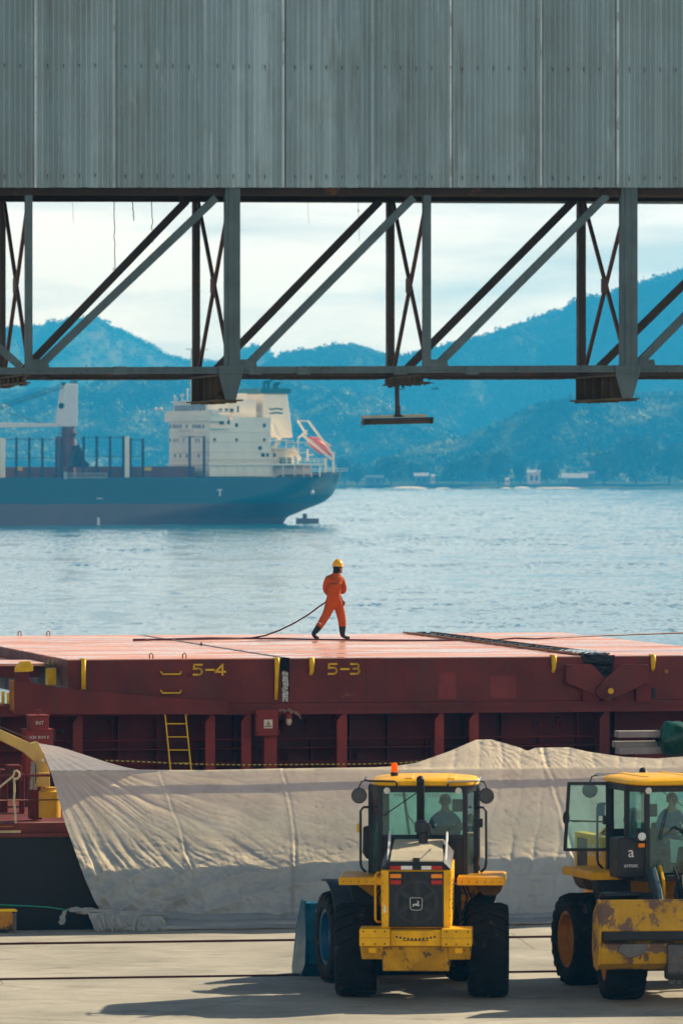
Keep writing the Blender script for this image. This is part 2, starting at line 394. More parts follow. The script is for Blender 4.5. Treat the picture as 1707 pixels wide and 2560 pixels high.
fo = ridge([(560,960),(660,915),(707,890),(779,876),(845,865),(894,864),(921,875),(959,888),(1014,899),(1085,880),(1178,855),(1232,842),(1293,815),(1342,798),(1407,782),(1440,755),(1533,738),(1615,721),(1670,697),(1707,687),(1830,650)], 5300, 560, 4.8, 7500, 46, 23, M_far)
tag(fo, 'blue forested ridge climbing to the right behind the gallery', 'forest', kind='stuff')
fo = ridge([(-120,1000),(60,985),(204,972),(300,950),(450,938),(600,945),(720,960),(850,985),(960,1020),(1080,1070),(1200,1110),(1330,1150)], 4500, 420, 4.8, 6000, 48, 37)
tag(fo, 'middle forested slope behind the anchored ship', 'forest', kind='stuff')
fo = ridge([(900,1175),(980,1150),(1069,1120),(1178,1094),(1230,1072),(1287,1047),(1358,1023),(1424,1008),(1533,1000),(1707,996),(1830,985)], 3850, 330, 4.2, 5200, 60, 51)
tag(fo, 'near dark forested hill rising to the right above the shore', 'forest', kind='stuff')
# low shore land with beach
YS = CZ-ZW; YS = YS*F/(1222-HY)              # distance of the far shoreline
M_sand = paint('beach_sand', (.55,.47,.36), .9, 0, .2, .05, streak=False)
mb = MB(); xs = np.linspace(-520, 580, 160)
def shore(x): return YS+9*nz(x/30)+5*nz(x/9,4)
rows = [(0,-.2),(6,.5),(26,2.2),(70,3.0),(600,3.5)]
mb.add([(x, shore(x)+dy, ZW+dz) for dy, dz in rows for x in xs], [(j*160+i,j*160+i+1,(j+1)*160+i+1,(j+1)*160+i) for j in range(4) for i in range(159)])
tag(mb.build('shore', M_hill), kind='structure')
for (a, b, hh) in ((860,902,1.0),(978,1068,2.2),(1088,1126,1.2),(1250,1278,1.3),(1283,1328,2.0),(1336,1455,1.8)):
    mb = MB(); n = 24; P = []
    for k in range(n):
        px = a+(b-a)*k/(n-1); e = math.sin(math.pi*min(1,max(0,k/(n-1))))**.6; x = (px-CX)/F*(YS-4); y0 = shore(x)-5
        P.append(((x, y0, ZW+.05), (x, y0+2+9*e, ZW+.12+.55*hh*e)))
    mb.add([p for q in P for p in q]+[(P[k][1][0], P[k][1][1]+14, P[k][1][2]-.4) for k in range(n)],
           [(2*k,2*k+2,2*k+3,2*k+1) for k in range(n-1)]+[(2*k+1,2*k+3,2*n+k+1,2*n+k) for k in range(n-1)])
    tag(mb.build('beach', M_sand, smooth=True), kind='structure')

# shore trees: trunk, limbs and a crown of leaf clumps
def leaf_crown(mb, c, rx, rz, n, size, seed):
    rng = random.Random(seed)
    lobes = [(Vector((rng.uniform(-.62,.62)*rx, rng.uniform(-.6,.6)*rx, rng.uniform(-.45,.5)*rz)), rng.uniform(.35,.62)) for _ in range(11)]
    for k in range(n):
        lc, lr = lobes[k%len(lobes)]
        d = Vector((rng.gauss(0,1), rng.gauss(0,1), rng.gauss(0,1))).normalized(); q = lr*rng.uniform(.6,1.05)
        p = c+lc+Vector((d.x*rx*q, d.y*rx*q, d.z*rz*q))
        a = Vector((rng.gauss(0,1), rng.gauss(0,1), rng.gauss(0,.6))).normalized(); b = a.orthogonal().normalized(); b = Matrix.Rotation(rng.uniform(0,6.3),3,a) @ b
        s = size*rng.uniform(.6,1.3); cc = a.cross(b)
        mb.add([p-b*s, p+cc*s*.55, p+b*s, p-cc*s*.55+a*s*.3], [(0,1,2,3)])
M_leaf = foliage('shore_leaves', (.03,.055,.02), (.06,.09,.03), (.13,.14,.05), .06)
M_bark = paint('tree_bark', (.07,.05,.035), .9, 0, .3, 1)
def shore_tree(px, base_py, wpx, hpx, dy, label, seed):
    Y = YS+dy; k = Y/F; x = (px-CX)*k; rx = wpx*k/2; h = hpx*k; z0 = ZW+2.3
    tr = thing('tree', label, 'tree', (x, Y, z0), 0, 'trees along the far shore')
    mb = MB(); rng = random.Random(seed)
    mb.tube([(0,0,-1),(rng.uniform(-.3,.3),0,h*.25),(rng.uniform(-.6,.6),.2,h*.55)], [h*.035,h*.028,h*.015], 7)
    for q in range(5):
        a = q*1.26+rng.random(); mb.tube([(0,0,h*.3),(math.cos(a)*rx*.35,math.sin(a)*rx*.35,h*.5),(math.cos(a)*rx*.6,math.sin(a)*rx*.6,h*.68)], [h*.016,h*.011,h*.005], 5)
    mb.build('trunk', M_bark, tr)
    mb = MB(); leaf_crown(mb, Vector((0,0,h*.56)), rx, h*.46, 1500, max(.5,rx*.13), seed); mb.build('crown', M_leaf, tr)
for i, (px, wpx, hpx, dy, lab) in enumerate((
    (978,78,76,24,'broad dark round tree on the shore right of the long white roof'),
    (893,44,52,18,'small round dark tree at the water beside the anchored ship stern'),
    (862,40,80,30,'tall dark tree cut by the stern of the anchored ship'),
    (1040,54,58,40,'rounded tree behind the white gabled shore roof'),
    (1130,60,62,30,'bushy dark tree between the pink hut and the square shore house'),
    (1178,90,74,26,'wide dark tree left of the pink walled house on the shore'),
    (1245,70,92,40,'tall dark tree standing left of the pink walled house'),
    (1300,40,66,45,'narrow tree just behind the pink walled house'),
    (1368,52,58,34,'green rounded tree between pink house and open pavilion'),
    (1510,100,96,36,'large dark tree right of the open pavilion roof'),
    (1590,110,120,44,'tallest dark shore tree towards the right edge'),
    (1672,100,104,40,'dark shore tree at the right edge of the view'))):
    shore_tree(px, 1205, wpx, hpx, dy, lab, 100+i)

# shore houses
M_roofw = paint('pale_metal_roof', (.46,.44,.41), .5, 0, .12, .5)
M_wallp = paint('pink_plaster', (.62,.42,.33), .8, 0, .12, .5)
M_walld = paint('dark_wall', (.10,.11,.12), .8, 0, .3, .5)
def shore_house(px0, px1, pyr, pye, pyb, dy, label, wall, gable=True, open_=False):
    Y = YS+dy; k = Y/F; x0, x1 = (px0-CX)*k, (px1-CX)*k; zr, ze = CZ-(pyr-HY)*k, CZ-(pye-HY)*k; zb = CZ-(pyb-HY)*k; w = (x1-x0); d = max(5, w*.5)
    hs = thing('house', label, 'house', ((x0+x1)/2, Y, zb)); zr -= zb; ze -= zb
    mb = MB()
    if open_:
        for sx in np.linspace(-w*.44, w*.44, 5):
            for sy in (.3, d-.3): MB().box(sx-.15,sx+.15,sy-.15,sy+.15,-.6,ze).build('post', wall, hs)
        mb.box(-w*.2,w*.44,d*.55,d*.9,-.6,ze*.8)
    else:
        mb.box(-w*.45,w*.45,.3,d-.3,-.6,ze)
    mb.build('wall', wall, hs)
    mb = MB(); mb.prism([(-w/2,-.4,ze),(-w/2,d/2,zr),(-w/2,d+.4,ze),(-w/2,d+.4,ze+.15),(-w/2,d/2,zr+.25),(-w/2,-.4,ze+.15)], (w,0,0)); mb.build('roof', M_roofw, hs)
    if not open_:
        [MB().box(w*a_,w*b_,.2,.36,ze*.25,ze*.75).build('window', M_black, hs) for a_,b_ in ((-.25,-.05),(.1,.28))]
shore_house(912,960,1189,1193,1210,12,'long low shore shed with flat white roof nearest the anchored ship',M_walld)
shore_house(1034,1072,1183,1190,1210,16,'small shore house with a white gabled roof left of the pink hut',M_walld)
shore_house(1077,1087,1187,1190,1206,12,'tiny pink hut right of the white gabled shore roof',M_wallp)
shore_house(1262,1274,1196,1198,1210,8,'tiny pinkish hut alone at the water left of the pink walled house',M_wallp)
shore_house(1316,1352,1176,1182,1208,26,'square pink walled house behind the beach',M_wallp)
shore_house(1403,1470,1184,1195,1211,10,'open shore pavilion with a broad pale roof on posts',M_walld,open_=True)
shore_house(1455,1488,1179,1184,1206,24,'smaller pale roof behind the open pavilion',M_walld)

# ================================================================= haze
t = NT('haze_air'); pv = t.n('ShaderNodeVolumePrincipled')
pv.inputs['Color'].default_value = (.03,.44,1.0,1); pv.inputs['Density'].default_value = .000168; pv.inputs['Anisotropy'].default_value = .35
pv.inputs['Absorption Color'].default_value = (.55,.55,.55,1)
t.l(pv.outputs[0], t.out.inputs['Volume'])
hz = MB().box(-1800,1800,-160,7600,-7,240).build('haze', t.mat); tag(hz, kind='stuff'); hz['label'] = 'pale blue air haze over the whole bay'; hz['category'] = 'haze'
# ================================================================= conveyor gallery
GF = Frame(0, 82, 9.5); GW = 3.15
gal = fthing(GF, 'conveyor_gallery', 'grey corrugated conveyor gallery on a steel truss crossing the top of the view', 'gallery')
t = NT('galvanised_sheet'); oi = t.n('ShaderNodeObjectInfo')
v = t.coords(); sv = t.coords((1,1,.05)); sv2 = t.coords((1,1,.02))
c = t.ramp(t.noise(5, 4, .6, sv2), [(.30,(.185,.275,.31)),(.5,(.26,.37,.41)),(.70,(.36,.49,.54))])
c = t.mix(t.ramp(oi.outputs['Random'], [(0,0.),(1,.55)]), c, (.165,.24,.26))
c = t.mix(t.ramp(t.noise(6, 5, .65, t.coords((1,1,.07))), [(.54,0.),(.74,.6)]), c, (.095,.10,.085))
c = t.mix(t.ramp(t.noise(7, 5, .7, t.coords((1,1,.16))), [(.60,0.),(.78,.38)]), c, (.62,.72,.74))
c = t.mix(t.ramp(t.noise(1.2, 4, .6, v), [(.45,0.),(.7,.25)]), c, (.15,.155,.12))
t.bsdf(c, .55, .1, t.noise(60, 4, .7, sv), .15, .005, .4); M_galv = t.mat
M_scr = paint('screw_zinc', (.22,.25,.25), .4, .6, .2, 9, streak=False)
M_scrd = paint('screw_washer', (.025,.022,.02), .8, 0, .3, 9, streak=False)
M_lip = paint('lit_sheet_edge', (.42,.50,.53), .45, .3, .25, 4, (.25,.27,.27), .55, 3)  # paler than the sheets: light caught by the lip is painted in
ztop = CZ+(HY+220)/F*82
seams = [-999,-930,-740,-530,-340,-110,78,273,503,697,921,1115,1341,1533,1760,1950,2160,2350,2550,2600]; seams = seams[1:-1]
P = .0745
for i in range(len(seams)-1):
    a = GF.at(seams[i], 468, -.06); b = GF.at(seams[i+1], 468, -.06)
    ua, ub = a.x, b.x+.055; off = -.012*(i%2); ph = random.random()*6
    mb = MB(); n = int((ub-ua)/P*8); nr = 9
    zb = lambda u: np.interp(u, [a.x,b.x], [a.z,b.z])
    def fn(s, w, n=n):
        u = ua+(ub-ua)*s; z0 = zb(u)+.006*nz(u*14,i*3.1); z = z0+(ztop-z0)*w
        y = -.06+off+.0155*math.sin(2*math.pi*u/P)+.006*nz(u*1.3,z*.7,i)
        if s > .985: y -= .010*(s-.985)/.015
        return (u, y, z)
    mb.grid(n, nr, fn)
    # overlap lip that stands proud along the seam, paler to paint its lit edge
    us = ub-.012
    mb.add([(us, -.075+off, zb(us)), (us+.028+.006*nz(i,3), -.083+off, zb(us)), (us+.028, -.083+off, ztop), (us, -.075+off, ztop)], [(0,1,2,3)], 3)
    # roofing screws on washers
    k = 1
    while ua+k*P*2.92+.03 < ub-.03:
        u = ua+k*P*2.92+.012*nz(k,i)
        for pyv in (163, 437, -80):
            z = CZ-(pyv-HY)/F*82+.012*nz(k*2.3,pyv+i)+(u*.004)
            y = -.075+off-.0105
            mb.lathe([(0,.013),(.003,.013),(.004,.006),(.012,.005)], (u,y+.004,z), (0,-1,0), 7, 1)
            mb.add([(u-.007,y-.0005,z-.012),(u+.007,y-.0005,z-.012),(u+.004,y-.0005,z-.05-.05*random.random()),(u-.003,y-.0005,z-.05)], [(0,1,2,3)], 2)
        k += 1
    mb.build('cladding_sheet', [M_galv, M_scr, M_scrd, M_lip], gal, smooth=False)
# the box behind the sheets: floor, back wall, roof
M_beamd = paint('rusty_dark_steel', (.035,.027,.021), .75, .2, .4, 2, (.10,.055,.03), .60, 3)
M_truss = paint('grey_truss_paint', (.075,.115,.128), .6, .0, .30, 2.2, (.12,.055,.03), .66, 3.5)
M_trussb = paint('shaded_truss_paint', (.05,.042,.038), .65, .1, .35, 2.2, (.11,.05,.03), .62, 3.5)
U0, U1 = GF.at(-915,470,0).x, GF.at(2530,470,0).x
zfl = lambda u: 12.055+.0035*u
def slab(name, v0, v1, z0, z1, mat):
    mb = MB(); mb.hexa([(U0,v0,z0+.0035*U0),(U1,v0,z0+.0035*U1),(U1,v1,z0+.0035*U1),(U0,v1,z0+.0035*U0),(U0,v0,z1),(U1,v0,z1),(U1,v1,z1),(U0,v1,z1)]); return mb.build(name, mat, gal)
slab('floor_plate', .12, GW-.08, 12.10, 12.14, M_beamd)
slab('back_wall', GW+.01, GW+.05, 12.02, ztop, M_galv)
mb = MB().hexa([(U0,-.15,ztop),(U1,-.15,ztop),(U1,GW+.15,ztop),(U0,GW+.15,ztop),(U0,-.15,ztop+.05),(U1,-.15,ztop+.05),(U1,GW+.15,ztop+.05),(U0,GW+.15,ztop+.05)]); mb.build('roof', M_galv, gal)
def chord(name, pyl0, pyr0, pyl1, pyr1, v, dep, mat, web=True):
    A0, A1 = GF.at(0,pyl0,v), GF.at(0,pyl1,v); B0, B1 = GF.at(1707,pyr0,v), GF.at(1707,pyr1,v)
    def zz(A,B,u): return A.z+(B.z-A.z)*(u-A.x)/(B.x-A.x)
    mb = MB(); h = .022
    def strip(za0, za1, y0, y1):
        mb.hexa([(U0,y0,za0(U0)),(U1,y0,za0(U1)),(U1,y1,za0(U1)),(U0,y1,za0(U0)),(U0,y0,za1(U0)),(U1,y0,za1(U1)),(U1,y1,za1(U1)),(U0,y1,za1(U0))])
    zt = lambda u: zz(A0,B0,u); zbm = lambda u: zz(A1,B1,u)
    strip(lambda u: zt(u)-h, zt, v, v+dep); strip(zbm, lambda u: zbm(u)+h, v, v+dep)        # flanges
    strip(lambda u: zbm(u)+h, lambda u: zt(u)-h, v+(.012 if web else dep*.45), v+(.03 if web else dep*.45+.02))
    return mb.build(name, mat, gal)
chord('top_chord', 460, 460, 486, 486, .0, .12, M_beamd)
chord('top_chord', 474, 474, 503, 502, GW-.15, .15, M_beamd)
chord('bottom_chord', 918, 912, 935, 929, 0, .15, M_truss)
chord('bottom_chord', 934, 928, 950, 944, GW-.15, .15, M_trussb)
# longitudinal underside plates, torn at the ends
def underplate(px0, px1):
    mb = MB(); a, b = GF.at(px0,938,1.6), GF.at(px1,938,1.6)
    mb.grid(40, 2, lambda s, w: (a.x+(b.x-a.x)*s+.03*nz(s*40,w*3)*(1 if s in (0.,1.) else 0), 1.2+1.2*w, 9.52+.0035*(a.x+(b.x-a.x)*s)+.008*nz(s*17,w)))
    o = mb.build('underside_plate', M_beamd, gal); m = o.modifiers.new('thick','SOLIDIFY'); m.thickness = .03
for a, b in ((108,462),(700,960),(1095,1425),(1600,1760)): underplate(a, b)
# posts
def post(px0, px1, v, y0, y1, mat, wide=False):
    A = GF.at((px0+px1)/2, y0, v); B = GF.at((px0+px1)/2, y1, v); w = (px1-px0)/F*82*(1 if v == 0 else 1.038)
    mb = MB()
    if wide:
        d = .20; x = A.x
        mb.box(x-w*.26,x+w*.5,-.03,-.012,B.z,A.z+.05); mb.box(x-w*.5,x-w*.26,-.012+.002,.16,B.z,A.z+.05); mb.box(x+w*.44,x+w*.5,-.012,.16,B.z,A.z+.05)
        mb.box(x+w*.10,x+w*.125,-.034,-.030,B.z,A.z)
    else:
        x = A.x; mb.box(x-w/2,x+w/2,v-.02,v+.0,B.z,A.z); mb.box(x-w/2,x-w/2+.02,v,v+.14,B.z,A.z); mb.box(x+w/2-.02,x+w/2,v,v+.14,B.z,A.z)
    mb.build('post', mat, gal)
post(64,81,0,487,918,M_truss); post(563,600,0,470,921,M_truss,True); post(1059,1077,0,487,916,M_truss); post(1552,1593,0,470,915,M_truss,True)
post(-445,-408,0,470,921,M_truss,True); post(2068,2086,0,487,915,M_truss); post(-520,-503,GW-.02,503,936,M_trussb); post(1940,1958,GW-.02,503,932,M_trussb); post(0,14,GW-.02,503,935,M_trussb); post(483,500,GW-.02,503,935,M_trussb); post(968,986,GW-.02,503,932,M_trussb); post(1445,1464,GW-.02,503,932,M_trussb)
# diagonals
def diag(x0,y0,x1,y1,v,w,mat):
    A, B = GF.at(x0,y0,v), GF.at(x1,y1,v); mb = MB(); d = (B-A).normalized()
    n = Vector((-d.z,0,d.x)); mb.bar(A,B,.012,w,up=(0,0,1))
    mb.bar(A+n*w*.42+Vector((0,.07,0)),B+n*w*.42+Vector((0,.07,0)),.10,.014); mb.build('diagonal', mat, gal)
W1 = .105
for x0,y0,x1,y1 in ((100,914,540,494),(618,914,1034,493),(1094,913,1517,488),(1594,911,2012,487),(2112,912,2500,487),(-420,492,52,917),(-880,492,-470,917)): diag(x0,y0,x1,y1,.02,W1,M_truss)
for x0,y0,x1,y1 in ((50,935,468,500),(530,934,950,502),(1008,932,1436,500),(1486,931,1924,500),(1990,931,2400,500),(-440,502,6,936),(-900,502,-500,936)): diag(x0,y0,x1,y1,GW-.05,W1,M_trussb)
# cross braces in the transverse planes: X between back post and front post
M_brace = paint('rust_red_brace', (.10,.055,.045), .7, .1, .3, 3)
for fx, bx in ((68,8),(572,493),(1064,980),(1566,1457)):
    ft, fb = GF.at(fx,495,.1), GF.at(fx,916,.1); bt, bb = GF.at(bx,506,GW-.15), GF.at(bx,934,GW-.15)
    for a, b in ((bt,fb),(ft,bb)):
        mb = MB(); mb.bar(a,b,.012,.07,up=(0,0,1)); o_ = Vector((.02,0,0)); mb.bar(a+o_,b+o_,.05,.012); mb.build('cross_brace', M_brace, gal)
    m = MB(); c = (ft+bb+bt+fb)/4; m.box(c.x-.012,c.x+.012,c.y-.18,c.y+.18,c.z-.10,c.z+.10); m.build('gusset_plate', M_brace, gal)
# transverse beams under the nodes
M_tb = paint('brown_stained_steel', (.105,.082,.055), .75, .1, .45, 1.6, (.05,.035,.025), .55, 3)
def tbeam(px, w, pyb, gus, cor=False):
    u = GF.at(px,930,0).x; zb = GF.at(px,pyb,0).z; zt = GF.at(px,935,0).z-.004; mb = MB()
    mb.box(u-w/2,u+w/2,.04,GW,zb,zb+.02); mb.box(u-w/2,u+w/2,.04,GW,zt-.02,zt)
    if cor: mb.grid(60,2,lambda s, q: (u-w*.3+.012*math.sin(s*110), .06+(GW-.1)*s, zb+.02+(zt-zb-.04)*q))
    else:
        mb.box(u-.01,u+.01,.06,GW-.02,zb+.02,zt-.02)
        for y in np.linspace(.5,GW-.3,5): mb.box(u-w*.42,u-.01,y,y+.016,zb+.02,zt-.02)
    rng = random.Random(int(px))
    for k in range(26): q = rng.uniform(.05,GW); s = rng.uniform(.01,.03); mb.box(u-w/2+rng.random()*w,u-w/2+rng.random()*w+s,q,q+s*2,zb-s,zb+.001)    # crusted spillage
    mb.build('transverse_beam', M_tb, gal)
    if gus:
        g = [GF.at(px-31,932,-.02),GF.at(px+30,930,-.02),GF.at(px+12,pyb-3,-.02),GF.at(px-14,pyb-3,-.02)]
        MB().prism(g,(0,.05,0)).build('gusset_plate', M_truss, gal, bevel=.006)
        g = [GF.at(px-32,914,-.035),GF.at(px+34,912,-.035),GF.at(px+30,934,-.035),GF.at(px-30,934,-.035)]
        MB().prism(g,(0,.015,0)).build('gusset_plate', M_truss, gal)
tbeam(66,.12,958,False); tbeam(578,.34,1002,True); tbeam(1066,.12,957,False,True); tbeam(1570,.34,998,True)
# node gussets with bolt heads along the top and bottom chords
def node(px, py, w, h, v=-.012):
    c = GF.at(px,py,v); mb = MB(); k = 82/F; w *= k; h *= k
    mb.prism([(c.x-w/2,v,c.z-h/2),(c.x+w/2,v,c.z-h/2),(c.x+w*.42,v,c.z+h/2),(c.x-w*.42,v,c.z+h/2)],(0,.008,0))
    for i in range(4):
        for j in range(2): mb.lathe([(0,.012),(.010,.011)],(c.x-w*.32+w*.21*i,v,c.z-h*.25+h*.5*j),(0,-1,0),6)
    mb.build('gusset_plate', M_truss, gal)
for px in (84,604,1082,1600): node(px+14,911,52,26)
rng = random.Random(5); mb = MB()
for k in range(70):
    px = rng.uniform(-100,1800); p = GF.at(px,925,-.003); s_ = rng.uniform(.006,.02); mb.lathe([(0,s_*.6),(.006,s_*.5)],(p.x,-.0035,p.z+rng.uniform(-.07,.07)),(0,-1,0),6)
mb.build('bolt_heads', M_beamd, gal)
# rust scale and patches on the lower chord face
for px in (300, 640, 760, 1000, 1180):
    p = GF.at(px,925,-.004); MB().box(p.x-.09,p.x+.09,-.008,-.002,p.z-.06,p.z+.05).build('splice_plate', M_truss, gal)
# dangling cables and wires
M_wire = paint('wire_red_brown', (.06,.03,.028), .7, 0, .2, 5)
for i, (px, y0, y1, r, lab) in enumerate(((285,500,672,.006,'longest dangling reddish cable, hanging down to the back diagonal'),(330,500,551,.007,'short curled cable between the two longer ones under the gallery'),
        (378,500,606,.006,'medium dangling cable just left of the long back diagonal top'),(180,500,557,.0022,'hair thin wire hanging leftmost under the gallery'),
        (768,500,556,.0022,'hair thin wire hanging right of the first wide post'),(895,500,602,.0025,'thin hanging wire with a knot near the middle diagonals'))):
    A, B = GF.at(px,y0-12,1.6), GF.at(px+(4 if i else 2),y1,1.6)
    o = based(GF, A, 'hanging_wire', lab, 'wire', 'loose wires hanging under the gallery')
    pts = [Vector((.035*nz(k*.9,i*3.7)*(k/9)+(B.x-A.x)*k/9, .02*nz(k,i), (B.z-A.z)*k/9)) for k in range(10)]
    mb = MB().tube(pts, r, 5)
    if i == 0: mb.tube([pts[-1],pts[-1]+Vector((-.02,0,-.01)),pts[-1]+Vector((-.03,0,.02))],.005,5)
    if i == 5: mb.sphere(pts[3],.012,6,4)
    mb.build('cable', M_wire, o)
# trough-shaped floodlight hanging under the gallery
p = GF.at(993,955,.6)
fl = based(GF, (p.x,p.y,p.z), 'floodlight', 'long dark trough floodlight hanging on a stem below the gallery middle', 'floodlight')
def L(px,py,v=.6): return GF.at(px,py,v)-Vector((p.x,p.y,p.z))
M_fl = paint('lamp_housing', (.05,.045,.045), .55, .1, .3, 5)
M_flw = paint('lamp_reflector', (.50,.42,.26), .5, 0, .2, 4)
mb = MB(); mb.tube([L(992,950),L(993,1013)],.032,8); mb.tube([L(994,1013),L(994,1040)],.038,8); mb.prism([L(982,1042),L(988,1034),L(1000,1034),L(1010,1042)],(0,.05,0)); mb.build('stem', M_fl, fl)
a, b = L(908,1056), L(1078,1052); ax = (b-a)
prof = [(math.cos(q)*.088, math.sin(q)*.075) for q in np.linspace(math.pi*.95, math.pi*2.05, 12)]
mb = MB(); n = len(prof); vs = [a+Vector((0,y,z+.04)) for y, z in prof]+[b+Vector((0,y,z+.04)) for y, z in prof]
mb.add(vs, [(k,k+1,n+k+1,n+k) for k in range(n-1)]); o = mb.build('housing', M_fl, fl, smooth=True); m = o.modifiers.new('t','SOLIDIFY'); m.thickness = .008
mb = MB(); mb.prism([a+Vector((-.01,y*1.1,z*1.1+.04)) for y, z in prof],(.015,0,0)); mb.prism([b+Vector((-.005,y*1.1,z*1.1+.04)) for y, z in prof],(.02,0,0)); mb.build('end_cap', M_fl, fl)
mb = MB(); mb.prism([L(905,1039),L(1064,1035),L(1068,1042),L(910,1045)],(0,.14,0)); mb.build('reflector', M_flw, fl)
mb = MB(); mb.tube([L(907,1052)+Vector((-.006*k*(5-k),0,-.02*k)) for k in range(6)],.004,5); mb.build('cable', M_fl, fl)
mb = MB()
for s in range(2): mb.tube([L(1003+84*s,963)+Vector((.05*math.sin(k*1.1),0,-.035*math.sin(k*.55)-.02)) for k in range(6)],.005,5)
mb.tube([L(962,963),L(1084,957)],.006,5)
mb.build('clamp', M_fl, fl)
# ================================================================= moored ship alongside
SF = Frame(0, 107.9, 11.8)
V0, V1, ZH, ZD = 13.8, 31.0, 4.39, 1.70
ship = fthing(SF, 'moored_cargo_ship', 'rust red cargo ship with flat hatch covers moored along the quay', 'ship')
H = lambda px, py, v=V0: SF.at(px, py, v)
UL, UR = -24, 24
M_hull = paint('hull_black', (.016,.018,.020), .55, 0, .35, .8, (.05,.03,.022), .70, 2, bscale=6)
mb = MB(); mb.grid(120, 12, lambda s, w: (UL+(UR-UL)*s, .85+.012*nz(s*40,w*6)+.01*math.cos(s*48*2.6), -4.2+(ZD-.06+4.2)*w)); mb.box(UL,UR,1.1,33.5,-4.5,ZD-.3); mb.build('hull', M_hull, ship, smooth=True)
mb = MB(); mb.box(UL,UR,.84,33.6,ZD-.06,ZD); mb.box(UL,UR,.80,.90,ZD-.075,ZD-.01); mb.box(UL,UR,.905,.955,ZD+.001,ZD+.17); mb.build('deck', M_redox, ship)
# coaming wall with stiffeners, top flange and stays
zfl0, zfl1 = H(853,1785).z, H(853,1757).z
mb = MB(); mb.box(UL,UR,V0+.95,V0+1.0,ZD,zfl0)
for k in range(60):
    u = UL+.8*k+.1*nz(k); mb.box(u,u+.05,V0+.72,V0+.95,ZD,zfl0-.05 if k%3 else ZD+1.0)
mb.box(UL,UR,V0+.55,V0+.95,ZD+.82,ZD+.85)
mb.build('coaming', M_reddk, ship)
mb = MB(); mb.box(UL,UR,V0-.02,V0+1.0,zfl0+.10,zfl1-.001); mb.box(UL,UR,V0-.08,V0+.2,zfl0,zfl0+.105); mb.box(UL,UR,V0-.095,V0-.078,zfl0+.098,zfl0+.118); mb.build('coaming_flange', M_redox, ship)
for i, (a, b) in enumerate(((183,207),(514,538),(604,628),(843,868),(1088,1110),(1174,1197),(1500,1524))):
    p, q = H(a,1790), H(b,1790); mb = MB(); ch = (q.x-p.x)*.55; zt = zfl0-.003
    mb.prism([(p.x,V0+.02,ZD),(q.x,V0+.02,ZD),(q.x,V0+.02,zt),(p.x+ch,V0+.02,zt),(p.x,V0+.02,zt-.14)],(0,.02,0))
    mb.prism([((p.x+q.x)/2,V0+.04,ZD),((p.x+q.x)/2,V0+.94,ZD),((p.x+q.x)/2,V0+.94,zt),((p.x+q.x)/2,V0+.04,zt)],(.02,0,0)); mb.build('coaming_stay', M_redlt if i in (1,2,3,4,5) else M_redox, ship)
mb = MB()
for z in (ZD+.55, ZD+1.02, ZD+.30): mb.tube([(UL,V0+.5,z),(UR,V0+.5,z)],.025,6)
mb.build('pipe', M_reddk, ship)
# small fittings on the coaming wall
for px, py in ((708,1808),(768,1803),(1350,1810),(1395,1800),(280,1806),(722,1890),(895,1887)):
    p = H(px,py,V0+.8); mb = MB(); mb.lathe([(0,.07),(.05,.07),(.06,.045),(.16,.04)],(p.x,V0+.93,p.z),(0,-1,0),12); mb.tube([(p.x,V0+.8,p.z),(p.x,V0+.8,p.z-.25)],.025,6); mb.box(p.x-.09,p.x+.09,V0+.9,V0+.92,p.z-.1,p.z+.1); mb.build('pipe_fitting', M_reddk, ship)
p = H(148,1837,V0+.6)
MB().tube([(p.x-.09,p.y,p.z-.14),(p.x-.09,p.y,p.z+.05),(p.x-.06,p.y,p.z+.09),(p.x+.07,p.y,p.z+.09),(p.x+.09,p.y,p.z+.03)],.016,8).build('hook', M_steel, ship)

# hatch covers
t = NT('hatch_top_paint'); v = t.coords()
c = t.ramp(t.noise(.8, 7, .62, t.coords((.45,1,1))), [(.30,(.50,.19,.12)),(.5,(.66,.30,.20)),(.70,(.74,.44,.33))])
c = t.mix(t.ramp(t.noise(2.2, 7, .7, t.coords((.3,.8,1))), [(.56,0.),(.66,.75)]), c, (.70,.55,.47))
c = t.mix(t.ramp(t.noise(5, 5, .7, v), [(.62,0.),(.74,.6)]), c, (.30,.10,.07))
rg = t.ramp(t.noise(1.2, 6, .65, t.coords((.35,1,1), 'Object')), [(.44,.48),(.56,.12)])
t.bsdf(c, rg, 0, t.noise(3, 5, .6, v), .12, .02, .5); M_htop = t.mat
zhb = H(853,1757).z
def hatch(pxa, pxb, zt, v0=V0, mat=M_redox, name='hatch_cover', ext=0):
    a, b = H(pxa,1646,v0).x+.008, H(pxb,1646,v0).x-.008
    mb = MB(); mb.box(a-ext,b,v0,V1,zhb+.004,zt-.02,0); mb.box(a-ext-.004,b+.004,v0-.015,V1+.01,zt-.02,zt,1)
    # slight dishing and weld seams as raised strips of the top
    for k in range(1,6): y = v0+(V1-v0)*k/6; mb.box(a-ext+.05,b-.05,y,y+.03,zt,zt+.004,1)
    o = mb.build(name, [mat, M_htop], ship); return o, a, b
h54, a54, b54 = hatch(169,704,ZH); h53, a53, b53 = hatch(722,1500,ZH); h52, a52, b52 = hatch(1506,1900,ZH+.005)
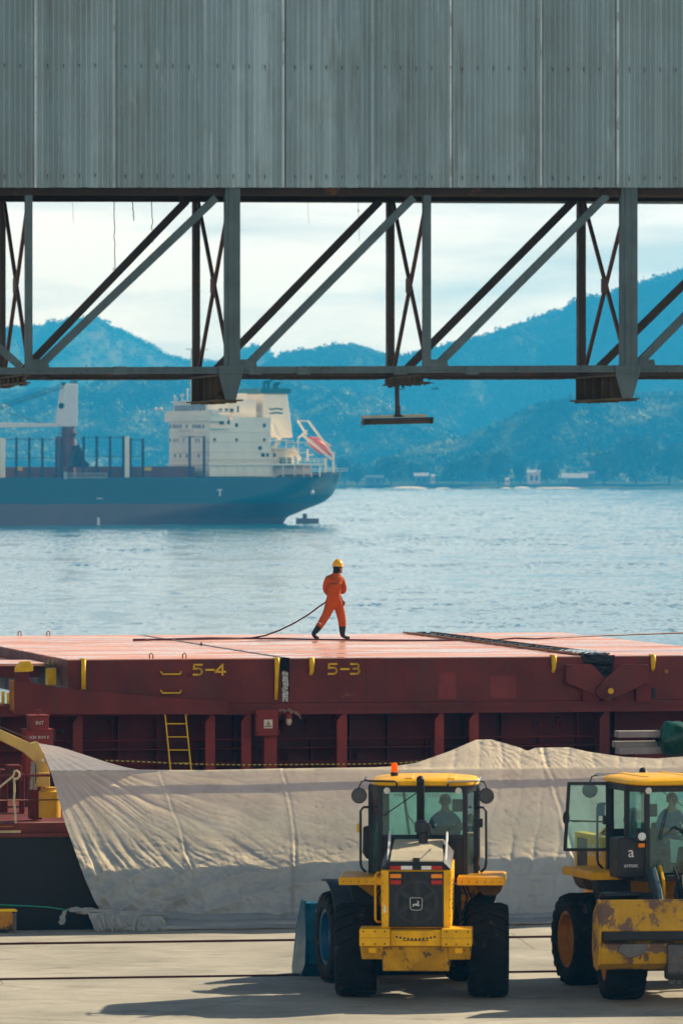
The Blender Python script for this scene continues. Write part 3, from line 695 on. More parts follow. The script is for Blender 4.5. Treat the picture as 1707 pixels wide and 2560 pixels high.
# weathered patches: doubler plates on the sides
for px0, px1, y0, y1 in ((602,660,1695,1754),(1095,1140,1682,1748),(1225,1290,1690,1745),(236,240,1690,1730),(915,920,1650,1752)):
    p, q = H(px0,y0), H(px1,y1); MB().box(p.x,q.x,V0-.006,V0-.0008,q.z,p.z).build('doubler_plate', paint('doubler_paint',(.215,.040,.030),.55,0,.3,2) if px0 > 1000 else M_redox, ship)
mb = MB()
for px in (300,430,590,830,1010,1180,1330,1640):
    p = H(px,1655); mb.box(p.x-.006,p.x+.006,V0-.003,V0-.0006,zhb+.02,ZH-.03)
mb.box(a54,b52,V0-.012,V0-.001,zhb+.012,zhb+.05); mb.build('weld_seams', M_redox, ship)
# forward hatch, lower and set back, seen left of 5-4
pS = H(135,1643,V0+1.5); zs = ZH-.13
mb = MB(); mb.box(UL,a54-.12,V0+1.6,V0+4.0,zs-.05,zs,1); mb.box(UL,a54-.3,V0+1.75,V1,zhb+.5,zs-.05,0); mb.build('hatch_cover', [M_reddk, M_htop], ship)
# number strokes
def strokes(mb, paths, o, sx, sz, w, mi=0):
    for path in paths:
        for (x0,z0),(x1,z1) in zip(path,path[1:]):
            dx, dz = (x1-x0)*sx, (z1-z0)*sz; l = math.hypot(dx,dz) or 1; ex, ez = dx/l*w*.5, dz/l*w*.5
            mb.bar((o.x+x0*sx-ex,o.y,o.z+z0*sz-ez),(o.x+x1*sx+ex,o.y,o.z+z1*sz+ez),.004,w,up=(0,0,1) if abs(dz)<l*.9 else (1,0,0))
def arc(cx,cz,r,a0,a1,n=8,kx=1): return [(cx+r*kx*math.cos(R(a0+(a1-a0)*k/n)), cz+r*math.sin(R(a0+(a1-a0)*k/n))) for k in range(n+1)]
D5 = [[(.9,1),(.1,1),(.06,.58),(.5,.62)]+arc(.56,.31,.31,80,-90,8,1.1)+[(.05,0)]]
D4 = [[(.72,0),(.72,1),(.0,.28),(1,.28)]]
D3 = [[(.05,1),(.5,1)]+arc(.58,.76,.24,85,-90,6,1.2)+[(.35,.52)],[(.5,.52)]+arc(.58,.26,.26,85,-90,6,1.3)+[(.05,0)]]
DD = [[(.1,.48),(.9,.48)]]
M_num = paint('faded_yellow_lettering', (.80,.50,.01), .55, 0, .2, 8, (.3,.1,.03), .72, 12)
for cover, x0, chars in ((h54,483,(D5,DD,D4)),(h53,820,(D5,DD,D3))):
    mb = MB()
    for k, ch in enumerate(chars):
        o = H(x0+k*28+(2 if k == 1 else 0),1687 if x0 < 600 else 1685)
        o.y = V0-.0035; strokes(mb, ch, o, .195, .20, .038)
    m = mb.build('number', M_num, cover)
# cleats, handles, lifting loops
def cleat(px, y0, y1, cover, ball=True):
    p, q = H(px,y0,V0-.05), H(px,y1,V0-.05); mb = MB()
    mb.tube([(p.x,V0-.07,p.z+.02),(p.x,V0-.075,p.z-.10),(p.x,V0-.06,p.z-.25),(q.x-.02,V0-.05,q.z)] if ball else [(p.x,V0-.05,p.z),(q.x,V0-.05,q.z)], [.05,.058,.045,.035] if ball else .05, 8)
    mb.box(p.x-.07,p.x+.05,V0-.05,V0+.05,p.z-.0,p.z+.03); mb.build('cleat', M_cleat, cover, smooth=True)
cleat(209,1650,1724,h54,False); cleat(692,1648,1750,h54); cleat(779,1648,1688,h53); cleat(1384,1641,1682,h53); cleat(1632,1640,1678,h52)
for py in (1686,1733):
    mb = MB(); a, b = H(401,py), H(451,py); z = a.z
    mb.tube([(a.x,V0+.0,z+.05),(a.x,V0-.08,z+.045),(a.x+.03,V0-.1,z),(b.x-.03,V0-.1,z),(b.x,V0-.08,z+.045),(b.x,V0,z+.05)],.018,8); mb.build('grab_handle', M_cleat, h54, smooth=True)
def loop(px, py, ht, v, cover):
    p = SF.at(px,py,v); w = .035
    MB().tube([(p.x-w,v,ZH-.01),(p.x-w,v,ZH+ht-.03),(p.x,v,ZH+ht),(p.x+w,v,ZH+ht-.03),(p.x+w,v,ZH-.01)],.014,6).build('lifting_loop', M_orl, cover, smooth=True)
M_orl = paint('rusty_orange_steel', (.36,.14,.02), .6, .1, .3, 8)
vF = lambda px, py: SF.atz(px,py,ZH).y
loop(378,1646,.11,V0+.25,h54); loop(461,1646,.11,V0+.25,h54); loop(49,1590,.11,V1-.2,h54); loop(121,1590,.11,V1-.2,h54)
# the far part of cover 5-4 runs on to the left edge only behind the forward cover: its left flank is the box end itself
# joint 5-4 / 5-3: foil tape and filler
M_foil = paint('crumpled_foil_tape', (.62,.64,.60), .28, .85, .3, 20, (.08,.07,.05), .60, 26, streak=False)
mb = MB(); a, b = H(705,1672), H(720,1672); zt, zb_ = a.z, H(712,1754).z
mb.grid(8,60,lambda s, w: (a.x+(b.x-a.x)*s+.02*nz(w*9,3)+.012*nz(w*30,s*2), V0-.02+.03*nz(s*4,w*34), zt+(zb_-zt)*w)); mb.build('foil_tape', M_foil, ship)
M_tar = paint('black_tar', (.013,.012,.011), .35, 0, .4, 12, (.07,.045,.03), .64, 18, streak=False, bstr=.6)
mb = MB(); a = H(700,1650); b = H(722,1650)
mb.grid(10,24,lambda s, w: (a.x+(b.x-a.x)*s+.02*nz(w*6,s*5), V0-.035+.03*nz(s*7,w*13,2), ZH+.01-.26*w-.08*abs(nz(s*6,4))*w)); mb.build('joint_filler', M_tar, ship)
M_seam = paint('joint_seal_grey', (.25,.22,.21), .4, .3, .4, 6, (.04,.03,.03), .5, 9, streak=False)
uj = (b54+a53)/2
mb = MB(); mb.grid(4,160,lambda s, w: (uj-.05+.10*s+.015*nz(w*50,s), V0+.02+(V1-V0-.1)*w, ZH+.012*math.sin(s*math.pi)+.012*abs(nz(w*70,s*3))+.003)); mb.build('joint_seal', M_seam, ship)
mb = MB(); mb.prism([SF.atz(498,1613,ZH)+Vector((0,0,.0)),SF.atz(506,1613,ZH),SF.atz(505,1613,ZH)+Vector((0,0,.07))],(0,.05,0)); mb.build('joint_flap', M_steel, ship)
# joint right of 5-3: tarry debris band with pipes
uk = (b53+a52)/2; rng = random.Random(3)
mb = MB()
mb.grid(12,180,lambda s, w: (uk-.40+.62*s+.03*nz(w*40,s*3), V0+.0+(V1-V0-.1)*w, ZH+.006+.05*max(0,nz(s*5+3,w*70))+.02*math.sin(s*math.pi)))
for k in range(240):
    y = V0+rng.random()**1.3*(V1-V0-.4); x = uk-.4+.62*rng.random(); s = rng.uniform(.02,.09); mb.box(x,x+s*.7,y,y+s*2,ZH+.01,ZH+.02+s*.45)
mb.build('joint_debris', M_tar, ship)
M_glint = paint('wet_torn_plastic', (.30,.36,.40), .12, .35, .4, 14, (.03,.03,.03), .52, 16, streak=False)
mb = MB(); 
for k in range(60): 
    y = V0+rng.random()*1.9; x = uk-.45+.6*rng.random(); mb.grid(3,2,lambda s, w: (x+.10*s+.03*w, y+.22*w, ZH+.05+.03*nz(k,s*3)+.03*s))
mb.build('torn_plastic', M_glint, ship)
for off in (-.42, .24): MB().tube([(uk+off+.01*nz(k), V0+.3+(V1-V0-.5)*k/30, ZH+.035) for k in range(31)],.02,6).build('joint_pipe', M_orl, ship)
mb = MB(); mb.grid(14,14,lambda s, w: (uk-.45+.72*s*(1-.45*w)+.24*w+.02*nz(s*5,w*7), V0-.05-.05*nz(s*4,w*5,1)-.06*math.sin(s*3.1), ZH+.02-.50*w)); mb.build('joint_filler', M_tar, ship)
# hinge arms of the folding cover
def plate(pts, v, th, mat, name='hinge_arm'):
    return MB().prism([H(x,y,v) for x, y in pts],(0,th,0)).build(name, mat, ship, bevel=.015)
plate([(1415,1661),(1474,1660),(1482,1663),(1512,1695),(1508,1735),(1490,1743),(1437,1716),(1424,1713),(1414,1708)],V0-.16,.03,M_redox)
plate([(1500,1717),(1512,1697),(1552,1663),(1560,1661),(1616,1661),(1621,1666),(1621,1707),(1616,1713),(1606,1714),(1546,1744),(1530,1745),(1529,1756),(1516,1756),(1503,1744),(1497,1730)],V0-.26,.035,M_redox)
c = H(1526,1728,V0-.27)
o = MB().lathe([(0,.06),(.03,.06),(.035,.045),(.035,.02),(.02,.018)],c,(0,-1,0),20).build('hinge_pin', M_cleat, ship)
MB().lathe([(0,.15),(.12,.15)],H(1505,1728,V0-.14),(0,-1,0),24).build('hinge_boss', M_reddk, ship)
for px, py, v in ((1420,1667,-.165),(1420,1707,-.165),(1617,1667,-.265),(1616,1708,-.265)): MB().lathe([(0,.028),(.02,.025)],H(px,py,V0+v),(0,-1,0),8).build('bolt', M_reddk, ship)
for px in (1456,1588): 
    p = H(px,1735,V0); MB().box(p.x-.02,p.x+.3,V0-.13,V0,p.z-.16,p.z+.18).build('hinge_bracket', M_reddk, ship)
p = H(1626,1733); MB().box(p.x-.07,p.x+.09,V0-.05,V0,p.z-.1,p.z+.1).build('vent_box', M_black, ship)
p = H(1665,1679); MB().lathe([(0,.045),(.03,.045),(.03,.02)],p,(0,-1,0),12).build('drain_plug', M_orl, ship)
p = H(474,1688); MB().lathe([(0,.04),(.02,.04),(.02,.015)],p,(0,-1,0),12).build('drain_plug', M_reddk, ship)
# sloping side plate (cover track) rising to the left
zz = zfl1
pts = [(33,1702),(100,1712),(160,1720),(230,1728),(300,1735),(400,1744),(480,1749),(570,1754)]
P = [H(x,y,V0-.42) for x, y in pts]+[H(570,1786,V0-.42),H(33,1786,V0-.42)]
MB().prism(P,(0,.03,0)).build('cover_track', M_redox, ship)
a = H(33,1702,V0-.43); MB().box(a.x-.03,a.x+.02,V0-.44,V0-.1,H(33,1778,V0-.43).z,a.z+.004).build('track_end', M_orl, ship)
# yellow-tipped stopper on the track and the bright post behind it
pts = [(39,1711),(39,1671),(52,1656),(75,1654),(82,1666),(82,1678),(71,1680),(72,1692),(82,1710)]
MB().prism([H(x,y,V0-.35) for x, y in pts],(0,.06,0)).build('stopper', M_reddk, ship, bevel=.008)
MB().prism([H(x,y,V0-.37) for x, y in ((38,1681),(38,1670),(52,1654),(75,1653),(83,1666),(83,1678),(72,1680))],(0,.1,0)).build('stopper_cap', M_cleat, ship, bevel=.008)
MB().prism([H(x,y,V0+1.0) for x, y in ((119,1672),(141,1670),(141,1714),(119,1714))],(0,.3,0)).build('stopper_post', M_cleat, ship, bevel=.01)
mb = MB(); c = H(126,1668,V0+1.0)
for k in range(70): d = Vector((rng.gauss(0,1),rng.gauss(0,.6),rng.uniform(0,.9))).normalized()*.17; mb.bar(c+d*.2,c+d*rng.uniform(.6,1.1),.008,.012)
mb.build('frayed_rope', paint('old_rope', (.22,.17,.09), .9, 0, .3, 20), ship)
mb = MB().box(H(0,1790,V0).x-4,a.x-.05,V0+.6,V0+1.3,zfl1-.03,zfl1+.02)
for px in (8,): p = H(px,1748,V0+1); mb.box(p.x-.03,p.x+.03,V0+1,V0+1.06,zfl1,zfl1+.24)
p = H(22,1750,V0+1); mb.lathe([(0,.06),(.22,.06)],(p.x,V0+.9,zfl1),(0,0,1),10); mb.build('lashing_fitting', M_cleat, ship)
# junction box on a post
mb = MB(); p, q = H(661,1792,V0-.1), H(692,1792,V0-.1); mb.box(p.x,q.x,V0-.1,V0+.1,ZD,H(0,1842,V0).z+.0); mb.build('box_post', M_redlt, ship)
a, b = H(641,1776,V0-.3), H(696,1840,V0-.3)
jb = MB().box(a.x,b.x,V0-.3,V0-.09,b.z,a.z).build('junction_box', M_redlt, ship, bevel=.012)
MB().box(a.x+.05,b.x-.05,V0-.31,V0-.3,b.z+.04,a.z-.05).build('cover_plate', M_redlt, jb, bevel=.004)
for px, py in ((641,1790),(641,1832),(697,1790),(697,1832)): p = H(px,py,V0-.3); MB().box(p.x-.025,p.x+.025,V0-.31,V0-.27,p.z-.03,p.z+.03).build('latch', M_reddk, jb)
p = H(670.5,1810.5,V0-.312); mb = MB(); s = .088
M_lab = paint('label_white', (.68,.66,.58), .5, 0, .1, 20, streak=False); M_ink = paint('label_black', (.02,.02,.02), .5, 0, .1, 5, streak=False)
mb.box(p.x-s,p.x+s,p.y-.004,p.y,p.z-s,p.z+s,0)
T = lambda k, y: [(p.x-k,y,p.z-k*.82),(p.x+k,y,p.z-k*.82),(p.x,y,p.z+k*.95)]
mb.prism(T(s*.86,p.y-.006),(0,.001,0),1); mb.prism(T(s*.68,p.y-.008),(0,.001,0),2)
mb.prism([(p.x+.012,p.y-.010,p.z+.045),(p.x-.02,p.y-.010,p.z-.012),(p.x+.002,p.y-.010,p.z-.008),(p.x-.012,p.y-.010,p.z-.055),(p.x+.022,p.y-.010,p.z+.006),(p.x+.003,p.y-.010,p.z+.004)],(0,.001,0),1)
mb.build('warning_label', [M_lab, M_ink, paint('label_yellow',(.55,.48,.22),.5,0,.1,20,streak=False)], jb)
# bulkhead lamp with pipe clutter
p = H(722,1797,V0-.1); lm = MB().lathe([(-.02,.05),(.05,.075),(.08,.07)],p+Vector((0,0,.08)),(0,0,-1),14).build('bulkhead_lamp', M_redlt, ship)
MB().sphere(p+Vector((0,0,-.05)),(.065,.065,.10),12,8).build('lens', paint('lamp_glass',(.55,.5,.36),.15,0,.2,9,streak=False), lm, smooth=True)
mb = MB(); mb.tube([H(697,1777,V0-.1),H(705,1775,V0-.1),H(713,1778,V0-.1),H(722,1775,V0-.1),H(733,1780,V0-.1),H(742,1782,V0-.1),H(749,1789,V0-.1),H(751,1797,V0-.1)],.022,7)
for px, py in ((700,1777),(712,1778),(722,1776),(728,1782),(740,1783),(746,1787)): mb.sphere(H(px,py,V0-.12),.04,8,5)
mb.build('conduit', paint('dirty_conduit',(.30,.17,.12),.5,.1,.4,14), ship)
# equipment lockers
def locker(px0,px1,py0,py1,v,txt,cov,sz):
    a, b = H(px0,py0,v), H(px1,py1,v); mb = MB(); mb.box(a.x,b.x,v,v+.5,b.z,a.z-.02); mb.box(a.x-.02,b.x+.02,v-.02,v+.52,a.z-.02,a.z)
    o = mb.build('locker', cov, ship, bevel=.012); m = MB()
    for k, tx in enumerate(txt): text_into(m, tx, sz, ((a.x+b.x)/2, v-.008, a.z-.18-k*sz*1.9), (1,0,0), (0,0,1))
    m.build('lettering', M_lab, o); return o, a, b
vl = 9.0
o1, a1, b1 = locker(76,122,1789,1826,vl,('INT','ST.BD'),M_redlt,.10); MB().tube([((a1.x+b1.x)/2+.055*math.cos(k*.7),vl+.2,a1.z+.05+.055*math.sin(k*.7)) for k in range(10)],.012,6).build('lifting_ring', M_redlt, o1)
o2, a2, b2 = locker(64,133,1824,1936,vl-.12,('SOE: BOX K',),M_redlt,.075)
locker(66,96,1936,2062,vl+.02,(),M_reddk,.05)
# railing
rz1, rz2, rz3 = ZD+1.02, ZD+.58, ZD+.17; mb = MB()
ucut = SF.at(176,1990,1.0).x          # lower rails left out behind the tarpaulin to keep their shadows off it
for z, r, ue in ((rz1,.022,UR),(rz2,.012,ucut),(rz3,.012,ucut)): mb.tube([(UL,1.0,z),(ue,1.0,z)],r,8)
mb.build('guard_rail', M_redox, ship, smooth=True)
for u in list(np.arange(-23.6,ucut-.3,1.55))+[8.2,14.5,20.8]:
    mb = MB(); mb.tube([(u+.30,1.0,ZD-.01),(u+.30,1.0,rz1)],.022,7); mb.build('rail_post', M_redox, ship, smooth=True)
mb = MB(); a = SF.at(0,2054,1.0); b = SF.at(50,2054,1.0); mb.box(a.x-1.5,b.x,.9,1.0,ZD+.0,ZD+.045); mb.build('deck_edge_bar', paint('cream_metal',(.62,.50,.26),.45,0,.15,4), ship)
a = SF.at(0,2066,.8); b = SF.at(33,2066,.8); MB().box(a.x-1.5,b.x,.76,.84,a.z-.02,a.z).build('deck_edge_bar', M_orl, ship)
# clutter on deck left
for px0,px1,y0,y1,v in ((20,55,1914,1956,6.5),(3,20,1925,2040,7.2),(55,62,1935,2050,6.8),(78,106,1968,2050,4.4)):
    a, b = SF.at(px0,y0,v), SF.at(px1,y1,v); MB().box(a.x,b.x,v,v+.4,max(ZD,b.z),a.z).build('deck_box', M_reddk, ship, bevel=.02)

# crane arm (davit) with its pedestal
dv = SF.at(118,2040,2.2); dav = based(SF, (dv.x,dv.y,ZD), 'davit', 'cream yellow davit arm and pedestal at the left ship rail', 'davit')
dl = lambda px, py, v=2.2: SF.at(px,py,v)-Vector((dv.x,dv.y,ZD))
M_cream = paint('cream_davit_paint', (.60,.40,.11), .45, 0, .2, 2.5, (.32,.19,.05), .68, 5)
MB().prism([dl(-60,1798),dl(0,1824),dl(78,1859),dl(95,1855),dl(104,1872),dl(112,1895),dl(124,1930),dl(124,1962),dl(90,1962),dl(88,1925),dl(86,1905),dl(60,1882),dl(0,1851),dl(-60,1828)],(0,.22,0)).build('arm', M_cream, dav, bevel=.015)
MB().prism([dl(85,1932,2.1),dl(124,1932,2.1),dl(126,1968,2.1),dl(86,1968,2.1)],(0,.4,0)).build('head_block', M_cream, dav, bevel=.02)
MB().lathe([(0,.20),(.47,.20),(.5,.16),(.55,.16)],dl(124,2044,2.4)-Vector((0,0,0)),(0,0,1),20).build('pedestal', paint('davit_yellow',(.62,.36,.02),.45,0,.2,3,(.25,.12,.03),.66,6), dav, auto=40)
MB().lathe([(0,.03),(.05,.03),(.05,.015)],dl(106,1901,2.19),(0,-1,0),12).build('pin', M_white, dav)
MB().tube([dl(-60,1788,2.25),dl(0,1817,2.25),dl(92,1855,2.25)],.006,5).build('wire_rope', M_steel, dav)
MB().grid(6,14,lambda s, w: dl(77+16*s-3*w*(1-s),1905+70*w,2.1)+Vector((.02*nz(s*5,w*9),.05*nz(s*4,w*8,2),0))).build('rag', M_rag if 'M_rag' in globals() else paint('grey_rag',(.34,.31,.27),.9,0,.2,5), dav)
MB().tube([dl(88,1910,2.05),dl(89,1925,2.05),dl(90,1945,2.05),dl(88,1960,2.05)],.008,5).build('hose', M_black, dav)

# leaning ladder
a = H(431,1930,V0-.1); lad = based(SF, (a.x+.15,V0-.9,ZD), 'ladder', 'yellow steel ladder leaning on the ship coaming under 5-4', 'ladder')
ll = lambda px, py: H(px,py,V0-.25-.45*(py-1770)/170)-Vector((a.x+.15,V0-.9,ZD))
for x0, x1 in ((411,432),(462,484)):
    p, q = ll(x0,1771), ll(x1,1985); MB().bar(p,q,.022,.035).build('stile', M_cleat, lad)
for k, py in enumerate((1777,1810,1843,1876,1909,1942)):
    f = (py-1771)/214; MB().tube([ll(411+21*f,py),ll(462+22*f,py)],.013,7).build('rung', M_cleat, lad)
for px in (409,466): MB().tube([ll(px-1,1781),ll(px+3,1783),ll(px+2,1788)],.02,6).build('hook', M_cleat, lad)

# barrier rope striped yellow and black above the tarpaulin
M_yr = NT('striped_rope'); wv = M_yr.n('ShaderNodeTexWave'); wv.inputs['Scale'].default_value = 3.2; M_yr.l(M_yr.coords((1,1,1)), wv.inputs['Vector'])
M_yr.bsdf(M_yr.ramp(wv.outputs['Fac'], [(.45,(.04,.035,.02)),(.55,(.50,.38,.03))]), .6); M_yr = M_yr.mat
pts = [SF.at(x,y,2.4) for x, y in ((265,1902),(380,1906),(470,1911),(600,1913),(760,1912),(900,1911),(1000,1908),(1080,1902),(1250,1900))]
o = MB().tube(pts,.012,6).build('barrier_rope', M_yr); o.location = SF.empty_loc(); o.rotation_euler.z = SF.yaw; tag(o,'thin black and yellow striped rope stretched just above the tarpaulin','rope')
# mooring-line tail on the rail
M_rope = paint('manila_rope', (.55,.45,.28), .9, 0, .2, 12, streak=False)
p0 = SF.at(35,1930,.93)
rp = [SF.at(x,y,.93) for x, y in ((-30,1987),(0,1968),(18,1953),(33,1941),(37,1928),(42,1928),(48,1933),(49,1940),(44,1947),(37,1949),(35,1945),(36,1960),(36,1985),(35,2005),(38,2030),(39,2052),(39,2062))]
o = MB().tube(rp,.022,7).build('rope', M_rope, smooth=True); o.location = SF.empty_loc(); o.rotation_euler.z = SF.yaw; tag(o,'pale knotted rope looped over the ship guard rail at left','rope')

# timbers and a wrapped bundle at right, standing on the side deck
M_tim = paint('grey_timber', (.30,.28,.25), .85, 0, .25, 3, stretch=(.1,1,1))
for i, (x0,x1,y0,y1,lab) in enumerate(((1546,1660,1829,1844,'topmost grey timber beam of the pile under the green bundle'),(1540,1670,1855,1869,'middle grey timber beam of the pile, darker and longest'),(1548,1720,1869,1885,'lowest grey timber beam of the pile at the right'))):
    a, b = H(x0,y0,9.6+.2*(i==1)), H(x1,y1,9.6+.2*(i==1)); o = based(SF,(a.x,a.y,b.z),'timber_beam',lab,'timber','timber beams stacked on deck')
    MB().box(0,b.x-a.x+1.2,0,.35,0,a.z-b.z).build('beam', M_tim, o, bevel=.006)
a = H(1660,1885,9.55); gz = a.z
# deck trestle that carries the pile (mostly hidden behind the tarpaulin)
tr = based(SF,(a.x+.3,9.6,ZD),'trestle','low dark trestle under the timber pile at right','trestle')
mb = MB()
for dx in (-.6,1.0):
    for dy in (.0,.4): mb.box(dx-.05,dx+.05,dy-.04,dy+.04,0,gz-ZD-.08)
mb.build('leg', M_reddk, tr); MB().box(-.9,2.2,-.05,.45,gz-ZD-.08,gz-ZD-.005).build('top', M_reddk, tr)
bn = based(SF,(a.x+.25,9.4,gz+.02),'wrapped_bundle','bundle wrapped in dark green plastic lying on the grey timber beams','bundle')
M_green = paint('green_plastic', (.02,.09,.055), .28, 0, .5, 3, (.14,.15,.11), .66, 4, streak=False, bstr=.3, bscale=9)
mb = MB(); mb.grid(60,40,lambda s, w: Vector((-.35+2.6*s, .2+(.34+.07*nz(s*9,w*5)-.10*math.exp(-((s-.25)/.05)**2))*math.cos(w*2*math.pi), .28+(.36+.08*nz(s*8,w*6,3)-.09*math.exp(-((s-.25)/.05)**2))*math.sin(w*2*math.pi)*(1-.9*max(0,(.06-s)/.06)**2)-.10*max(0,.12-s)*3)))
mb.build('wrapping', M_green, bn, smooth=True)
MB().tube([(.30+.02*math.sin(k*2),.2+.36*math.cos(k*.63),.28+.38*math.sin(k*.63)) for k in range(11)],.014,6).build('lashing', M_rope, bn)
# ================================================================= tarpaulin over the ship's rail
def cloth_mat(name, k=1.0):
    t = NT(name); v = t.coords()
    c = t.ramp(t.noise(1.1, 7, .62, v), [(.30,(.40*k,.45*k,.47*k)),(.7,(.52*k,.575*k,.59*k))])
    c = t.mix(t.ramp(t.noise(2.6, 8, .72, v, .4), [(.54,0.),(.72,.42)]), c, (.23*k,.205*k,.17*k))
    c = t.mix(t.ramp(t.noise(5.5, 8, .75, t.coords((1,1,.6)), .6), [(.63,0.),(.70,.75)]), c, (.17,.095,.045))
    c = t.mix(t.ramp(t.noise(38, 3, .6, v), [(.68,0.),(.76,.5)]), c, (.2,.16,.12))
    b = t.n('ShaderNodeBump'); b.inputs['Strength'].default_value = .35; b.inputs['Distance'].default_value = .008
    t.l(t.noise(11, 7, .7, t.coords((1,1,.7))), b.inputs['Height'])
    d = t.n('ShaderNodeBsdfDiffuse'); tr = t.n('ShaderNodeBsdfTranslucent'); gl = t.n('ShaderNodeBsdfGlossy'); gl.inputs['Roughness'].default_value = .38
    for s_ in (d, tr): t.l(b.outputs[0], s_.inputs['Normal'])
    t.l(c, d.inputs[0]); t.l(t.mix(1.0, c, (1.95,1.5,.98), 'MULTIPLY'), tr.inputs[0])
    t.l(b.outputs[0], gl.inputs['Normal'])
    m = t.n('ShaderNodeMixShader'); m.inputs[0].default_value = .46; t.l(d.outputs[0], m.inputs[1]); t.l(tr.outputs[0], m.inputs[2])
    m2 = t.n('ShaderNodeMixShader'); m2.inputs[0].default_value = .05; t.l(m.outputs[0], m2.inputs[1]); t.l(gl.outputs[0], m2.inputs[2])
    t.l(m2.outputs[0], t.out.inputs['Surface']); return t.mat
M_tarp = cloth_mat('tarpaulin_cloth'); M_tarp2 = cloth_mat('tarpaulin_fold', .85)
TOP = [(92,1858),(110,1861),(150,1868),(200,1884),(270,1907),(310,1918),(345,1925),(500,1926),(700,1922),(850,1920),(935,1919),(985,1916),(1040,1908),(1120,1880),(1190,1850),(1227,1849),(1260,1858),(1300,1870),(1318,1878),(1338,1870),(1422,1869),(1470,1880),(1560,1893),(1640,1897),(1707,1892),(1800,1886)]
LEFT = [(1858,92),(1882,108),(1928,126),(2010,150),(2060,163),(2130,188),(2200,213),(2250,235),(2284,255)]
def fbm(x, y, s=0.0, o=4):
    a = 0; k = .5
    for i in range(o): a += k*nz(x, y, s+i*7.3); x *= 2.03; y *= 2.03; k *= .5
    return a
def ridge_(x): return (1-abs((x*2)%2-1)*1.0)
def tarp_pt(s, w):
    yl = 1858+426*w; lx = interp(LEFT_, yl)
    px = lx+(1770-lx)*s; top = interp(TOP, 92+(1770-92)*s*(1-w)+px*w if False else px if w > .02 else 92+(1678)*s)
    px0 = 92+1678*s; top = interp(TOP, px0); bot = 2285+3*nz(px/80)+ (px-255)*.004
    py = top+(bot-top)*w; px = px0+(px-px0)*min(1,1)
    pr = 1928.5-(px-100)*.0068
    r = math.hypot(px-92, py-1858); th = math.atan2(py-1858, px-92)
    A = math.exp(-r/330)*min(1,r/45)
    q = th*17+.9*nz(r/120,th*5); d = .040*A*(ridge_(q)**3)*(.4+.9*abs(nz(th*9,r/160,2)))+.022*A*ridge_(q*2.3+.4)*(.3+abs(nz(r/70,th*12)))
    d += .050*math.exp(-r/620)*min(1,r/60)*ridge_(th*7.5+.45*nz(r/200,th*4,3))**2.2*(.35+1.1*abs(nz(th*5,r/400,6)))
    # long diagonal drapes running down to the right, fading rightwards
    B = math.exp(-max(0,px-300)/420)*min(1,max(0,(py-1960)/140)); diagc = (py-2285)-1.05*(px-620)+ (px-300)**2*.0006
    d += .020*B*ridge_(diagc/125+1.3*fbm(px/190,py/190,2))**4*(.3+1.4*abs(nz(px/110,py/110,8)))+.006*B*ridge_(diagc/47+.3+1.2*fbm(px/90,py/90,5))**2
    # swag: folds bending to horizontal near the foot
    Cc = max(0,(py-2100)/185)**1.2*math.exp(-max(0,px-520)/420); d += .045*Cc*ridge_((py+.00055*(px-900)**2*-1)/62+.4*fbm(px/150,py/80,9))**2
    # seams and creases
    for (x0,k,a,wd) in ((706,.115,.022,3),(1372,.30,.025,4),(400,.33,.014,3)):
        xs = x0+k*(py-1925)+ (12*math.sin((py-1925)/90) if x0 == 706 else 8*nz(py/60,x0)); e = (px-xs)/wd; d += a*math.exp(-e*e)-.6*a*math.exp(-((px-xs+wd*2)/wd)**2)
    for (cx_,cy_,a,L) in ((1215,1850,.035,70),(1345,1872,.035,60),(1430,1870,.03,70)):
        rr = math.hypot(px-cx_,py-cy_); tt = math.atan2(py-cy_,px-cx_); d += a*math.exp(-rr/L)*min(1,rr/18)*ridge_(tt*6.3+.8*nz(rr/40,cx_))**3*.75
    d += .016*max(0,min(1,(px-880)/120))*ridge_(px/58+.9*fbm(px/150,py/170,21)+(py-1900)*.0016)**5
    d += .03*fbm(px/260,py/200,1)+.007*fbm(px/90,py/70,3)+.007*ridge_(fbm(px/60,py/45,12)*3)**4+.005*fbm(px/18,py/22,4)*(.4+max(0,(py-2120)/110))
    d *= np.interp(py,[pr,pr+14,2085,2160,2285],[.9,.42,.42,2.2,2.6])
    if py < pr:
        v = .93+(pr-py)/62*np.interp(px,[250,700],[1.7,.04]); d *= np.interp(px,[400,800],[.9,1.25])
    else:
        f = (py-pr)/(2285-pr); v = .93-.74*f**1.15-.12*math.sin(f*math.pi)
        d *= min(1,(py-pr)/25+.15)
    p = SF.at(px,py,v-d*.9)
    return p
LEFT_ = [(a,b) for a,b in LEFT]
o0 = SF.at(260,2285,.3)
tarp = fthing(SF,'tarpaulin','huge dirty white tarpaulin draped over the ship rail down to the quay','tarpaulin')
MB().grid(430,150,tarp_pt).build('sheet', M_tarp, tarp, smooth=True)
def hem_pt(s, w):
    px = 236+(1770-236)*s; p = SF.at(px,2284+(px-255)*.004,.19)
    a = w*3.3; y0 = p.y; out = .03+.62*w+.10*nz(px/160,1)*w; z = p.z*(1-w)**1.6+.012
    z += .05*abs(math.sin(w*10+1.3*nz(px/120)))*(1-w*.6)+.03*fbm(px/50,w*4,6)*(1-w*.5); out += .07*math.sin(w*9+px/170)*(.3+w)
    bunch = max(0,1-(px-236)/230); out += .10*bunch*nz(px/16,w*2); z = max(.012,z+.07*bunch*abs(nz(px/14,w*3,4)))
    return (p.x, y0-out, z)
MB().grid(330,26,hem_pt).build('folded_hem', M_tarp2, tarp, smooth=True)
